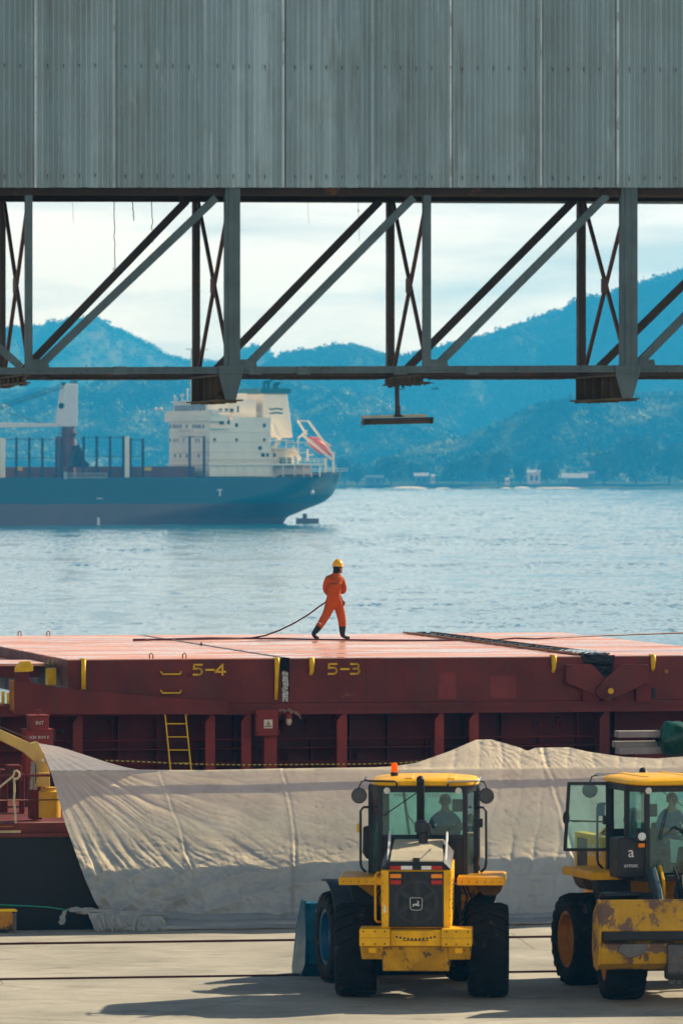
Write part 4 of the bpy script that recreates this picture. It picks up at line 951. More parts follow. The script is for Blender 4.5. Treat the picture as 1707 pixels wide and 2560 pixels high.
# rolled corner: a twisted tail, then a pleated fan of cloth hanging from the roll
c = [SF.at(x,y,-.10) for x, y in ((415,2288),(330,2284),(270,2281),(225,2279),(195,2277),(172,2275),(162,2279),(157,2290),(155,2303),(154,2312))]
def tw(s, w):
    f = s*(len(c)-1); i = min(len(c)-2,int(f)); p = c[i].lerp(c[i+1],f-i); rr = np.interp(f,[0,2,4,5,5.6,7,8.3,9],[.035,.05,.055,.028,.03,.055,.07,.05]); a = w*2*math.pi
    rr *= 1+.30*math.sin(3*a+f*5)+.25*nz(f*3,math.cos(a),math.sin(a)); v_ = 1 if f < 5 else .25
    return (p.x+rr*math.cos(a)*(1-v_), p.y-rr*math.cos(a)*v_*1.0-rr*.3*math.sin(a)*(1-v_), p.z+rr*math.sin(a)*v_)
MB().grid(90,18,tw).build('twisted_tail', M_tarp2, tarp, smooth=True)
def fan(x0,x1,xb0,xb1,y0,y1,pl,seed):
    a, b = SF.at(x0,y0,-.16), SF.at(x1,y0,-.16); e, f = SF.at(xb0,y1,-.2), SF.at(xb1,y1,-.2)
    def g(s,w):
        p = a.lerp(b,s).lerp(e.lerp(f,s),w); t_ = s*pl+.8*nz(s*3,w*1.5,seed)
        return (p.x+.02*nz(s*6,w*5,seed), p.y-.06-.10*w-.055*(.4+w)*abs(math.sin(t_*math.pi))-.05*nz(s*4,w*3,seed+2), max(.008,p.z+.02*nz(s*7,w*2,seed+4)*w))
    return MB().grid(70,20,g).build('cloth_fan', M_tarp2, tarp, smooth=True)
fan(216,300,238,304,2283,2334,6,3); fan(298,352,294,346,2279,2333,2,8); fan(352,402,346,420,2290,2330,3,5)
# green mooring twine tied to the twisted tail
M_tw = paint('green_twine',(.02,.28,.20),.6,0,.15,9,streak=False)
o = MB().tube([SF.at(x,y,-.07) for x,y in ((-20,2262),(20,2264),(70,2266),(120,2269),(168,2276))],.011,5).build('twine',M_tw); o.location = SF.empty_loc(); o.rotation_euler.z = SF.yaw; tag(o,'thin green twine tying the tarpaulin tail to the left','rope')
# yellow fender block standing on the quay edge at left
a, b = QF.atz(42,2334,0), QF.at(42,2278,-.55); a = QF.at(0,2330,-.6); b = QF.at(40,2280,-.6)
blk = based(QF,(b.x-.45,-.6,0),'bollard_block','worn orange yellow steel block on the quay edge at bottom left','block')
M_blk = paint('worn_orange_paint',(.50,.21,.02),.6,0,.3,3,(.09,.06,.04),.52,5)
hh = b.z; MB().prism([(-.9,0,.06),(.42,0,.06),(.46,0,.14),(.40,0,hh-.03),(.36,0,hh),(-.9,0,hh)],(0,.5,0)).build('body',M_blk,blk,bevel=.015)
MB().box(-.92,.47,-.02,.52,hh+.001,hh+.022).build('cap',M_cleat,blk); MB().box(.40,.455,-.03,.0,0,hh-.02).build('corner_post',M_steel,blk); MB().box(-.9,.3,.05,.45,0,.06).build('foot',M_black,blk)

# ================================================================= people
M_skin = paint('skin',(.34,.17,.10),.55,0,.12,9,streak=False,bstr=.02); M_hair = paint('dark_hair',(.012,.009,.008),.7,0,.2,30,streak=False)
M_cov = paint('orange_coverall',(.38,.068,.004),.8,0,.25,6,streak=False,bstr=.5,bscale=14); M_boot = paint('dark_boot',(.018,.017,.017),.6,0,.3,12,streak=False)
M_navy = paint('blue_work_shirt',(.012,.085,.18),.8,0,.2,8,streak=False,bstr=.3,bscale=14); M_glove = paint('work_glove',(.20,.16,.12),.9,0,.2,12,streak=False)
def skin_body(name, joints, edges, parent, mats, region, sub=2):
    """joints: list of (co, rx[, ry]); one continuous skinned surface; region(face centre, nearest joint index) -> material index"""
    me = bpy.data.meshes.new(name); me.from_pydata([j[0] for j in joints], edges, [])
    ob = bpy.data.objects.new(name, me); COL.objects.link(ob)
    sm = ob.modifiers.new('skin','SKIN'); sm.use_smooth_shade = True; ss = ob.modifiers.new('sub','SUBSURF'); ss.levels = ss.render_levels = sub
    for i, j in enumerate(joints):
        sv = me.skin_vertices[0].data[i]; sv.radius = (j[1], j[2] if len(j) > 2 else j[1]); sv.use_root = (i == 0)
    dg = bpy.context.evaluated_depsgraph_get(); m2 = bpy.data.meshes.new_from_object(ob.evaluated_get(dg)); m2.name = name
    bpy.data.objects.remove(ob)
    o = bpy.data.objects.new(name, m2); COL.objects.link(o); o.parent = parent
    m2.materials.clear()
    for m in mats: m2.materials.append(m)
    J = [Vector(j[0]) for j in joints]
    for p in m2.polygons:
        c = p.center; i = min(range(len(J)), key=lambda k: (J[k]-c).length_squared); p.material_index = region(c, i); p.use_smooth = True
    return o
def fingers(J, E, palm, wrist, curl, r=.0085):
    """five separate bent fingers from the palm vertex index"""
    P, Wv = Vector(J[palm][0]), Vector(J[wrist][0]); d = (P-Wv).normalized(); c = Vector(curl); c = (c-d*c.dot(d)).normalized(); s = d.cross(c)
    for k, (off, ln) in enumerate(((-.033,.070),(-.011,.080),(.011,.076),(.033,.060))):
        b = len(J); J += [(tuple(P+s*off+d*.03), r*1.05),(tuple(P+s*off+d*(.03+ln*.5)+c*.012), r),(tuple(P+s*off*.9+d*(.03+ln*.62)+c*(.018+ln*.42)), r*.9)]; E += [(palm,b),(b,b+1),(b+1,b+2)]
    b = len(J); J += [(tuple(P-d*.01-s*.045+c*.015), r*1.15),(tuple(P+d*.03-s*.052+c*.038), r)]; E += [(palm,b),(b,b+1)]
def profile(curve, n): return [curve(k/(n-1)) for k in range(n)]

# --- worker on the hatch
wp = SF.atz(833,1599,ZH); ang = 0.0
wx = Vector((SF.X0+wp.x*SF.c-wp.y*SF.s, SF.Y0+wp.x*SF.s+wp.y*SF.c, ZH))
wk = thing('person','worker in orange coverall and yellow helmet walking on the hatch pulling a hose','person',wx)
J = [((.01,.02,.86),.235,.17),((.015,.02,.99),.235,.165),((.02,.03,1.13),.245,.17),((.03,.04,1.26),.25,.165),((.05,.05,1.375),.19,.13),((.075,.06,1.475),.068,.066),((.095,.075,1.55),.075,.078),((.105,.085,1.62),.092,.098),((.105,.085,1.70),.075,.08),
     ((-.075,.03,.77),.135,.13),((-.12,.01,.62),.118,.115),((-.205,-.02,.47),.098,.10),((-.305,-.08,.31),.088,.09),((-.405,-.14,.175),.066,.068),((-.455,-.16,.125),.05,.055),((-.385,-.12,.045),.044,.05),((-.32,-.08,.03),.038,.04),
     ((.115,.05,.77),.135,.13),((.16,.08,.60),.118,.115),((.20,.10,.43),.098,.10),((.205,.08,.28),.092,.09),((.205,.06,.15),.066,.068),((.21,.05,.075),.052,.058),((.28,.09,.045),.048,.042),((.37,.14,.035),.040,.036),
     ((-.115,.05,1.34),.10,.10),((-.165,.06,1.23),.085,.09),((-.168,.08,1.11),.075,.08),((-.13,.21,1.03),.048,.048),((-.10,.29,.98),.036,.036),((-.085,.32,.955),.036,.022),
     ((.175,.06,1.335),.10,.10),((.22,.08,1.22),.088,.09),((.232,.11,1.09),.076,.08),((.20,.25,1.06),.048,.048),((.15,.33,1.06),.036,.036),((.125,.36,1.06),.036,.022)]
E = [(0,1),(1,2),(2,3),(3,4),(4,5),(5,6),(6,7),(7,8),(0,9),(9,10),(10,11),(11,12),(12,13),(13,14),(14,15),(15,16),(0,17),(17,18),(18,19),(19,20),(20,21),(21,22),(22,23),(23,24),
     (4,25),(25,26),(26,27),(27,28),(28,29),(29,30),(4,31),(31,32),(32,33),(33,34),(34,35),(35,36)]
nb = len(J); fingers(J,E,30,29,(.3,0,-1)); fingers(J,E,36,35,(0,.2,-1))
bootz = {13,14,15,16,21,22,23,24}
def rg(c, i):
    if i in (6,7,8): return 1 if (c.y > .10 and c.x > .10 and i == 6) else 2
    if i == 5: return 2 if c.z > 1.47 else 0
    if i in bootz or (i in (12,) and (c-Vector((-.335,-.10,.265))).dot(Vector((-.09,-.05,-.13))) > 0) or (i == 20 and c.z < .30): return 3
    if i in (30,36) or i >= nb: return 4
    return 0
skin_body('body',J,E,wk,[M_cov,M_skin,M_hair,M_boot,M_glove],rg)
# face: profile with nose, brow, eyes, mouth and ear
mb = MB(); hc = Vector((.105,.085,1.605)); fw = Vector((.80,.60,0)); rt = Vector((.60,-.80,0))
mb.sphere(hc+fw*.035+Vector((0,0,-.015)),(.075,.078,.095),14,10); mb.prism([hc+fw*.095+rt*.016+Vector((0,0,.02)),hc+fw*.095-rt*.016+Vector((0,0,.02)),hc+fw*.132-rt*.012-Vector((0,0,.03)),hc+fw*.132+rt*.012-Vector((0,0,.03))],-fw*.03)
mb.sphere(hc+rt*.090-Vector((0,0,.012)),(.014,.022,.032),8,6); mb.sphere(hc-rt*.090-Vector((0,0,.012)),(.014,.022,.032),8,6); mb.sphere(hc+fw*.085-Vector((0,0,.09)),(.035,.035,.03),8,6)
fc = mb.build('face',M_skin,wk,smooth=True)
mb = MB()
for sg in (-1,1): mb.sphere(hc+fw*.100+rt*.032*sg+Vector((0,0,.005)),.012,8,6)
mb.sphere(hc+fw*.108-Vector((0,0,.062)),(.02,.02,.007),8,5); mb.build('eyes_and_mouth',M_ink,fc)
mb = MB(); mb.sphere(hc+Vector((0,0,.015))-fw*.02,(.098,.10,.10),16,10); mb.sphere(hc-fw*.07-Vector((0,0,.07)),(.06,.06,.06),10,8); mb.build('hair',M_hair,wk,smooth=True)
M_helm = paint('yellow_helmet',(.72,.40,.012),.3,0,.12,8,streak=False,coat=.3)
mb = MB(); hcz = Vector((.10,.08,1.655))
hp = [(-.012,.142),(0,.142),(.006,.128),(.04,.124),(.075,.111),(.105,.090),(.128,.062),(.142,.032),(.147,.002)]
mb.lathe(hp,hcz,(0.03,.02,1),22); mb.grid(9,4,lambda s,w: hcz+fw*((.11+.055*w)*math.cos((s-.5)*1.7))+rt*((.125+.0*w)*math.sin((s-.5)*1.7))+Vector((0,0,.004-.018*w)))
mb.tube([hcz+fw*(.128*math.cos(a_))+Vector((0,0,.148*math.sin(a_))) for a_ in np.linspace(.25,2.9,10)],.014,6)
hm = mb.build('helmet',M_helm,wk,auto=50)
MB().lathe([(0,.105),(.035,.105)],Vector((.072,.055,1.445)),(.15,.1,1),16).build('collar',M_cov,wk,smooth=True)
MB().lathe([(-.012,.082),(.012,.082)],Vector((-.295,-.075,.335)),(.6,.4,.8),16).build('reflective_band',paint('reflective_band',(.6,.45,.38),.4,0,.1,9,streak=False),wk)
mb = MB(); mb.tube([(.165,-.06,.98),(.195,-.02,.90),(.235,.04,.82)],.018,6); mb.sphere((.245,.03,.81),(.035,.03,.05),8,6); mb.build('tool_strap',M_boot,wk)
MB().sphere((.262,.01,.80),.022,8,6).build('buckle',M_white,wk)

# --- hoses on the hatch
M_hose = paint('dark_red_hose',(.10,.018,.016),.45,0,.25,6,streak=False)
def zt(p, r=.02): return Vector((p.x,p.y,ZH+r))
pts = [zt(SF.atz(x,y,ZH)) for x,y in ((333,1601.5),(420,1601),(520,1600),(560,1599.5),(600,1598.5),(630,1597.5))]
hip = wx; hl = lambda x,y,z: Vector(((hip.x+x-SF.X0)*SF.c+(hip.y+y-SF.Y0)*SF.s, -(hip.x+x-SF.X0)*SF.s+(hip.y+y-SF.Y0)*SF.c, ZH+z))
pts += [hl((px-833)*.00905*1.0,.0,(1599-py)*.00905) for px,py in ((665,1589),(700,1576),(735,1559),(770,1538),(798,1517),(813,1507),(818,1500))]+[hl(-.13,.22,.90),hl(-.105,.31,.94),hl(-.07,.38,.96)]
o = MB().tube(pts,.018,8).build('hose',M_hose,smooth=True); o.location = SF.empty_loc(); o.rotation_euler.z = SF.yaw; tag(o,'dark hose rising from the hatch into the hands of the orange worker','hose')
pts = [zt(SF.atz(x,y,ZH),.02) for x,y in ((333,1603),(420,1600),(520,1597.5),(600,1598),(700,1599),(760,1600.5),(860,1602),(950,1603),(1050,1603.5),(1120,1603.2),(1180,1601),(1240,1602),(1290,1598),(1340,1600),(1400,1596.5),(1500,1591.5),(1600,1588),(1707,1584.5),(1800,1582))]
o = MB().tube(pts,.018,8).build('hose',M_hose,smooth=True); o.location = SF.empty_loc(); o.rotation_euler.z = SF.yaw; tag(o,'long red hose lying flat across the whole hatch top','hose')
# ================================================================= wheel loaders
M_blueb = paint('blue_bucket_paint',(.012,.10,.17),.35,0,.3,3,(.25,.20,.13),.70,4)
M_bluerim = paint('blue_rim_paint',(.012,.085,.17),.45,0,.25,4)
M_rimy = paint('yellow_rim_paint',(.50,.20,.012),.5,0,.3,4,(.09,.05,.03),.66,6)
M_bkty = paint('worn_bucket_yellow',(.50,.27,.012),.5,0,.3,2,(.135,.080,.055),.50,2.6,stretch=(1,1,.3))
M_int = paint('cab_interior',(.035,.037,.038),.8,0,.2,6)
M_dust = paint('dusty_hood_top',(.50,.44,.31),.6,0,.12,4,streak=False)
M_panel = paint('dark_panel',(.030,.031,.033),.5,0,.25,4)
M_armb = paint('steel_blue_arm',(.045,.085,.11),.4,.1,.3,4)
M_wht = paint('decal_white',(.72,.72,.70),.5,0,.08,10,streak=False); M_decb = paint('decal_blue',(.01,.15,.36),.5,0,.1,10,streak=False); M_cyan = paint('decal_cyan',(.05,.42,.50),.5,0,.05,10,streak=False)
def tyre_mb(w=.30, r=.715):
    mb = MB(); mb.lathe([(-w*.85,.44),(-w*1.0,.47),(-w*1.06,.55),(-w*1.03,.64),(-w*.90,.69),(-w*.6,r-.006),(0,r),(w*.6,r-.006),(w*.90,.69),(w*1.03,.64),(w*1.06,.55),(w*1.0,.47),(w*.85,.44)],(0,0,0),(1,0,0),56,cap=False)
    N = 20
    for k in range(N):
        for sg in (-1,1):
            th = 2*math.pi*(k+(.5 if sg > 0 else 0))/N; c = []
            for (r0,r1) in ((.64,None),):
                pts = []
                for (t_, a, ro) in ((.015,0,r+.022),(.20,.10,r+.022),(.30,.17,r-.012),(.315,.19,.655)):
                    for da in (-.062,.062):
                        for rr in (ro-.05,ro): pts.append((sg*t_*w/.30, rr*math.cos(th+a+da), rr*math.sin(th+a+da)))
                V = pts; fs = []
                for q in range(3):
                    b = q*4; fs += [(b+1,b+3,b+7,b+5),(b,b+1,b+5,b+4),(b+2,b+6,b+7,b+3)]
                fs += [(0,2,3,1),(12,13,15,14)]; mb.add(V,fs)
    return mb
def rim_mb(sg):
    return MB().lathe([(-.26*sg,.445),(-.27*sg,.40),(-.05*sg,.36),(-.05*sg,.38),(.24*sg,.42),(.265*sg,.445),(.272*sg,.455),(.262*sg,.40),(.14*sg,.375),(.10*sg,.30),(.12*sg,.21),(.17*sg,.20),(.18*sg,.13),(.19*sg,.12),(.19*sg,.0)],(0,0,0),(1,0,0),36,cap=False)
TY = {}
def wheel(root, M, x, y, rimmat):
    sg = 1 if x > 0 else -1
    if sg not in TY:
        TY[sg] = (rim_mb(sg), tyre_mb())
    a = MB(); a.v = list(TY[sg][0].v); a.f = list(TY[sg][0].f); a.m = list(TY[sg][0].m)
    for k in range(10):
        th = k*.628; a.lathe([(0,.018),(.02,.016)],(.12*sg,.255*math.cos(th),.255*math.sin(th)),(sg,0,0),6)
    b = MB(); b.v = list(TY[sg][1].v); b.f = list(TY[sg][1].f); b.m = list(TY[sg][1].m)
    T = M @ Matrix.Translation((x,y,.735)) @ Matrix.Rotation(random.random()*6,4,'X')
    w = a.xf(T).build('wheel', rimmat, root, auto=40); b.xf(T).build('tyre', M_rubber, w, auto=35); return w
def shield(mb, o, ux, uz, s, mi): # rounded emblem outline with a leaping stag
    ux, uz = Vector(ux), Vector(uz); n = ux.cross(uz)
    def P(x,z,d=0): return Vector(o)+ux*x*s+uz*z*s+n*d
    out = [(-.8,1),(.8,1),(.97,.9),(1,.7),(.93,-.7),(.85,-.88),(.3,-1),(-.3,-1),(-.85,-.88),(-.93,-.7),(-1,.7),(-.97,.9)]
    for i in range(len(out)):
        a, b = out[i], out[(i+1)%len(out)]; mb.bar(P(*a,.004),P(*b,.004),.09*s,.09*s,up=tuple(n),mi=mi)
    stag = [(-.85,-.18),(-.6,.02),(-.25,.12),(.1,.10),(.28,.30),(.30,.45),(.15,.62),(.10,.85),(.22,.68),(.36,.55),(.38,.80),(.47,.55),(.62,.42),(.55,.32),(.45,.20),(.40,-.05),(.75,-.12),(.80,-.28),(.70,-.22),(.30,-.22),(.55,-.45),(.45,-.48),(.12,-.24),(-.30,-.20),(-.55,-.45),(-.88,-.60),(-.55,-.28),(-.62,-.12)]
    mb.prism([P(x*.82,z*.82-.05,.003) for x,z in stag], n*.004, mi)
def loader(name, label, loc, rz, art, rims_front, rims_rear, bucket_mat, bucket, door_open, shirt, armac, dx=.33):
    root = thing(name, label, 'wheel loader', loc, rz, 'yellow wheel loaders parked on the quay')
    I = Matrix(); Fm = Matrix.Translation((0,1.42,0)) @ Matrix.Rotation(R(art),4,'Z')
    B = lambda mb, n, m, p=root, **k: mb.build(n, m, p, **k)
    cx = -.045
    for sg in (-1,1): wheel(root, I, 1.03*sg, 0, rims_rear); wheel(root, Fm, 1.03*sg, 1.42, rims_front)
    # --- rear frame and engine hood
    B(MB().box(-.45+cx,.45+cx,-1.3,1.25,.62,1.22), 'rear_frame', M_black, bevel=.02)
    B(MB().tube([(-.9,0,.735),(.9,0,.735)],.16,14).sphere((0,0,.735),.28,14,10), 'rear_axle', M_black)
    def loft(secs):
        mb = MB(); n = len(secs[0]); mb.add([p for s in secs for p in s], [(i*n+k,i*n+(k+1)%n,(i+1)*n+(k+1)%n,(i+1)*n+k) for i in range(len(secs)-1) for k in range(n)]+[tuple(range(n-1,-1,-1)),tuple(range((len(secs)-1)*n,len(secs)*n))]); return mb
    sec = lambda y,dz,k=1: [(cx-.535,y,1.18),(cx+.535,y,1.18),(cx+.545,y,2.06+dz*.6),(cx+.545,y,2.08+dz*.6),(cx-.545,y,2.08+dz*.6),(cx-.545,y,2.06+dz*.6)]
    B(loft([sec(-1.46,0),sec(-1.40,.0),sec(.25,.10)]), 'hood', M_yellow, bevel=.02)
    secb = lambda y,dz,w: [(cx-.545,y,2.081+dz*.6),(cx+.545,y,2.081+dz*.6),(cx+w,y,2.20+dz),(cx-w,y,2.20+dz)]
    B(loft([secb(-1.48,0,.42),secb(-1.1,.12,.41),secb(.25,.30,.37)]), 'hood_upper', M_black, bevel=.015)
    secc = lambda y,dz,w: [(cx-w,y,2.201+dz),(cx+w,y,2.201+dz),(cx+w,y,2.22+dz),(cx-w,y,2.22+dz)]
    top = B(loft([secc(-1.485,0,.405),secc(-1.1,.12,.395),secc(-.2,.25,.375)]), 'hood_top_panel', M_dust, bevel=.006)
    B(MB().box(cx-.05,cx+.05,-1.50,-1.42,2.20,2.26), 'latch', M_black, top)
    B(MB().box(cx+.20,cx+.21,-1.40,-.3,2.36,2.37), 'panel_seam', M_black, top)
    for sg in (-1,1):
        mb = MB(); q = lambda y,z: (cx+sg*.43,y,z)
        mb.prism([q(-1.35,2.22),q(-1.2,2.22),q(-.75,2.36),q(-.35,2.38),q(-.30,2.58),q(-.40,2.60)],(.03*sg,0,0)); B(mb,'hood_fin',M_wht if armac is None else M_yellow,bevel=.006)  # white on the rear-view loader paints the sunlight on its fins
        m2 = MB(); m2.prism([(cx+sg*.463,y,z) for y,z in ((-1.05,2.30),(-.80,2.40),(-.55,2.42),(-.60,2.48))],(.004*sg,0,0)); B(m2,'fin_slot',M_black)
    # grille
    gr = B(MB().box(cx-.415,cx+.415,-1.50,-1.44,1.20,2.05), 'grille', M_black, bevel=.01)
    mb = MB(); mb.lathe([(0,.34),(.004,.34),(.004,.30),(0,.30)],(cx,-1.505,1.58),(0,-1,0),36); 
    for k in range(6): a = k*1.047; mb.bar((cx+.05*math.cos(a),-1.504,1.58+.05*math.sin(a)),(cx+.29*math.cos(a+.5),-1.504,1.58+.29*math.sin(a+.5)),.07,.004,up=(0,1,0))
    B(mb,'fan',paint('fan_grey',(.035,.037,.04),.5,0,.2,6),gr)
    mb = MB()
    for k in range(8): x = cx-.40+.80*k/7; mb.box(x-.004,x+.004,-1.522,-1.512,1.21,2.04)
    for k in range(46): z = 1.215+.0182*k; mb.box(cx-.40,cx+.40,-1.512,-1.509,z,z+.005)
    B(mb,'grille_bars',paint('grille_bar',(.06,.062,.066),.45,.2,.2,9),gr)
    mb = MB(); mb.box(cx-.105,cx+.105,-1.524,-1.514,1.455,1.66,0); shield(mb,(cx,-1.528,1.557),(1,0,0),(0,0,1),.095,1); B(mb,'emblem',[M_black,paint('emblem_silver',(.48,.50,.50),.35,.3,.1,9,streak=False)],gr)
    for sg in (-1,1):
        for z,m,nm in ((1.985,M_orange,'turn_lamp'),(1.89,M_redlamp,'tail_lamp')):
            B(MB().box(cx+sg*.315-.085,cx+sg*.315+.085,-1.545,-1.51,z-.032,z+.032), nm, m, bevel=.008)
        B(MB().box(cx+sg*.315-.10,cx+sg*.315+.10,-1.52,-1.505,1.84,2.035),'lamp_housing',M_panel)
        B(MB().box(cx+sg*.475-.055,cx+sg*.475+.055,-1.53,-1.40,1.19,2.07),'corner_panel',M_yellow,bevel=.012)
    mb = MB()
    for x0,x1,mi in ((-.40,-.23,0),(-.23,-.06,1),(-.06,.08,2),(.08,.23,1),(.23,.40,0)): mb.box(cx+x0,cx+x1,-1.53,-1.488,2.085,2.14,mi)
    B(mb,'reflective_strip',[M_redlamp,M_wht,M_black])
    B(MB().tube([(cx-.56,-1.2,2.02),(cx-.60,-1.28,2.02),(cx-.635,-1.3,1.98),(cx-.635,-1.3,1.30),(cx-.60,-1.28,1.26),(cx-.56,-1.2,1.26)],.018,8),'grab_rail',M_yellow,smooth=True)
    # counterweight
    cw = MB(); cw.box(cx-.86,cx-.39,-1.82,-1.2,.925,1.195); cw.box(cx+.39,cx+.86,-1.82,-1.2,.925,1.195); cw.box(cx-.389,cx+.389,-1.76,-1.2,.925,1.165)
    cwo = B(cw,'counterweight',M_yellow,bevel=.02)
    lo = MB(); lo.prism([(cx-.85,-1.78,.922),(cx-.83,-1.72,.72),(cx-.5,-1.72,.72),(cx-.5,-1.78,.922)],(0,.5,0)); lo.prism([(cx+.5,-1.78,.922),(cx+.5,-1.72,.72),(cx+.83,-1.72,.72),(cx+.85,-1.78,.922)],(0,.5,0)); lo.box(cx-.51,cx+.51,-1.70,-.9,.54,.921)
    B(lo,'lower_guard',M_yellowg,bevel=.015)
    mb = MB(); mb.box(cx-.72,cx-.60,-1.80,-1.72,.82,.90); mb.box(cx+.60,cx+.72,-1.80,-1.72,.82,.90); B(mb,'tow_eye',M_yellow,bevel=.01)
    mb = MB(); mb.box(cx-.34,cx+.34,-1.768,-1.762,1.00,1.115); 
    B(mb,'hitch_plate',M_yellow,bevel=.004); mb = MB()
    for k in range(11): mb.lathe([(0,.018),(.004,.018)],(cx-.29+.058*k,-1.769,1.07-.035*math.sin(k*.314*1.0)),(0,-1,0),8)
    mb.box(cx-.2,cx+.2,-1.775,-1.769,1.01,1.02); B(mb,'hitch_holes',M_black)
    # fasteners, hoses and seams
    mb = MB()
    for x in (-.80,-.62,-.47,.47,.62,.80):
        for z in (.965,1.155): mb.lathe([(0,.014),(.008,.014),(.009,.007)],(cx+x,-1.822,z),(0,-1,0),6)
    for z in np.linspace(1.25,2.0,7):
        for x in (-.515,.515): mb.lathe([(0,.009),(.006,.008)],(cx+x,-1.531,z),(0,-1,0),6)
    for sg in (-1,1):
        for x in np.linspace(.62,1.22,6): mb.lathe([(0,.011),(.007,.010)],(sg*x,-.252,1.81),(0,-1,0),6)
    B(mb,'bolt_heads',M_panel)
    mb = MB()
    for k in range(5): x = cx-.55+.05*k; mb.tube([(x,-.9,.70),(x+.02,-.6,.62-.02*k),(x-.02,-.1,.60),(x,.6,.75)],.016,6)
    B(mb,'hydraulic_line',M_black)
    for sg in (-1,1): B(MB().tube([(sg*.62,.3,1.72),(sg*.70,.1,1.55),(sg*.66,-.1,1.35),(sg*.58,-.3,1.30)],.018,6).tube([(sg*.68,.32,1.72),(sg*.78,.12,1.50),(sg*.72,-.05,1.28),(sg*.60,-.25,1.2)],.014,6),'hydraulic_line',M_black)
    for sg in (-1,1):
        mb = MB()
        for k in range(7): z = 1.45+.07*k; mb.box(*sorted((cx+sg*.546,cx+sg*.551)),-1.2,-.6,z,z+.03)
        B(mb,'hood_louvres',M_black)
    mb = MB(); mb.box(cx-.535,cx+.535,-1.466,-1.462,1.60,1.604); mb.box(cx-.86,cx-.385,-1.8225,-1.819,1.055,1.059); mb.box(cx+.385,cx+.86,-1.8225,-1.819,1.055,1.059); B(mb,'panel_joint',M_black)
    B(MB().box(cx-.50,cx-.468,-1.534,-1.53,1.42,1.53),'decal_strip',M_wht)
    # fenders / platforms
    for sg in (-1,1):
        x0, x1 = (.55,1.29)
        B(MB().hexa([(sg*x0,-.25,1.755),(sg*x1,-.25,1.755),(sg*x1,1.25,1.755),(sg*x0,1.25,1.755),(sg*x0,-.25,1.87),(sg*x1,-.25,1.87),(sg*x1,1.25,1.87),(sg*x0,1.25,1.87)]),'fender_platform',M_yellow,bevel=.012)
        mb = MB()
        for k in range(24): mb.box(*(sorted((sg*(x0+.02+(x1-x0-.04)*k/24),sg*(x0+.035+(x1-x0-.04)*k/24)))),-.24,1.2,1.87,1.885)
        B(mb,'tread_plate',M_yellow)
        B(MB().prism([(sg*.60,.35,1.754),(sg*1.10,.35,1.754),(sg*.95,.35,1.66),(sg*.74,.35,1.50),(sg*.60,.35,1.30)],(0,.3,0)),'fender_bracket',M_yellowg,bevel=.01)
        B(MB().prism([(sg*.62,.85,1.754),(sg*1.20,.85,1.754),(sg*1.0,.95,.95),(sg*.62,.95,.80)],(0,.35,0)),'side_tank',M_black,bevel=.02)
        mb = MB()
        for z in (.62,.95,1.28): mb.box(*sorted((sg*.72,sg*1.15)),1.0,1.2,z,z+.03)
        B(mb,'step',M_black)
    B(MB().prism([(.80,.2,1.754),(1.27,.2,1.754),(1.22,.2,1.63),(1.15,.2,1.56),(.95,.2,1.56)],(0,.5,0)),'tool_box',paint('box_brown',(.10,.05,.02),.6,0,.3,5),bevel=.02)
    # --- cab
    plan = [(-.665,.35),(.665,.35),(.83,.72),(.83,1.62),(.62,1.98),(-.62,1.98),(-.83,1.62),(-.83,.72)]
    zb, zw, zc = 1.78, 2.47, 3.27
    mb = MB()
    for (x,y) in plan: mb.box(x-.038,x+.038,y-.038,y+.038,zb,zc)
    for i in range(8):
        a, b = plan[i], plan[(i+1)%8]
        for z,h in ((zc-.05,.10),(zb+.03,.08)): mb.bar((*a,z),(*b,z),.06,h)
        if i == 0: mb.bar((*a,zw),(*b,zw),.06,.07)
    cab = B(mb,'cab_frame',M_panel,bevel=.008)
    B(MB().hexa([(-.8,.4,zb),(.8,.4,zb),(.8,1.9,zb),(-.8,1.9,zb),(-.8,.4,zb+.04),(.8,.4,zb+.04),(.8,1.9,zb+.04),(-.8,1.9,zb+.04)]),'cab_floor',M_int)
    def pane(i, z0, z1, mat, nm, par=cab, ins=.04, th=.008):
        a, b = Vector((*plan[i],0)), Vector((*plan[(i+1)%8],0)); d = (b-a).normalized(); a += d*ins; b -= d*ins
        return MB().bar((a.x,a.y,(z0+z1)/2),(b.x,b.y,(z0+z1)/2),th,z1-z0).build(nm,mat,par)
    pane(0,zw+.035,zc-.10,M_glass,'rear_window'); pane(0,zb+.07,zw-.035,M_panel,'rear_panel',th=.03)
    pane(1,zb+.25,zc-.10,M_glass,'quarter_window'); pane(7,zb+.25,zc-.10,M_glass,'quarter_window')
    pane(1,zb+.06,zb+.25,M_panel,'side_panel'); pane(7,zb+.06,zb+.25,M_panel,'side_panel')
    if not door_open: pane(2,zb+.07,zc-.10,M_glass,'door_window')
    pane(6,zb+.07,zc-.10,M_glass,'door_window')
    pane(3,zb+.3,zc-.10,M_glass,'front_quarter_window'); pane(5,zb+.3,zc-.10,M_glass,'front_quarter_window'); ws = pane(4,zb+.12,zc-.10,M_glass,'windscreen')
    # sun-visor lettering on the glass
    mb = MB()
    if armac: text_into(mb,'@ armac',.115,(-.10,1.992,3.075),(-1,0,0),(0,0,1),.001); B(mb,'window_lettering',M_cyan,ws)
    else: text_into(mb,'www.         c.com.br',.11,(0,.342,3.10),(1,0,0),(0,0,1),.001); B(mb,'window_lettering',paint('decal_grey',(.16,.20,.20),.5,0,.05,9,streak=False),cab)
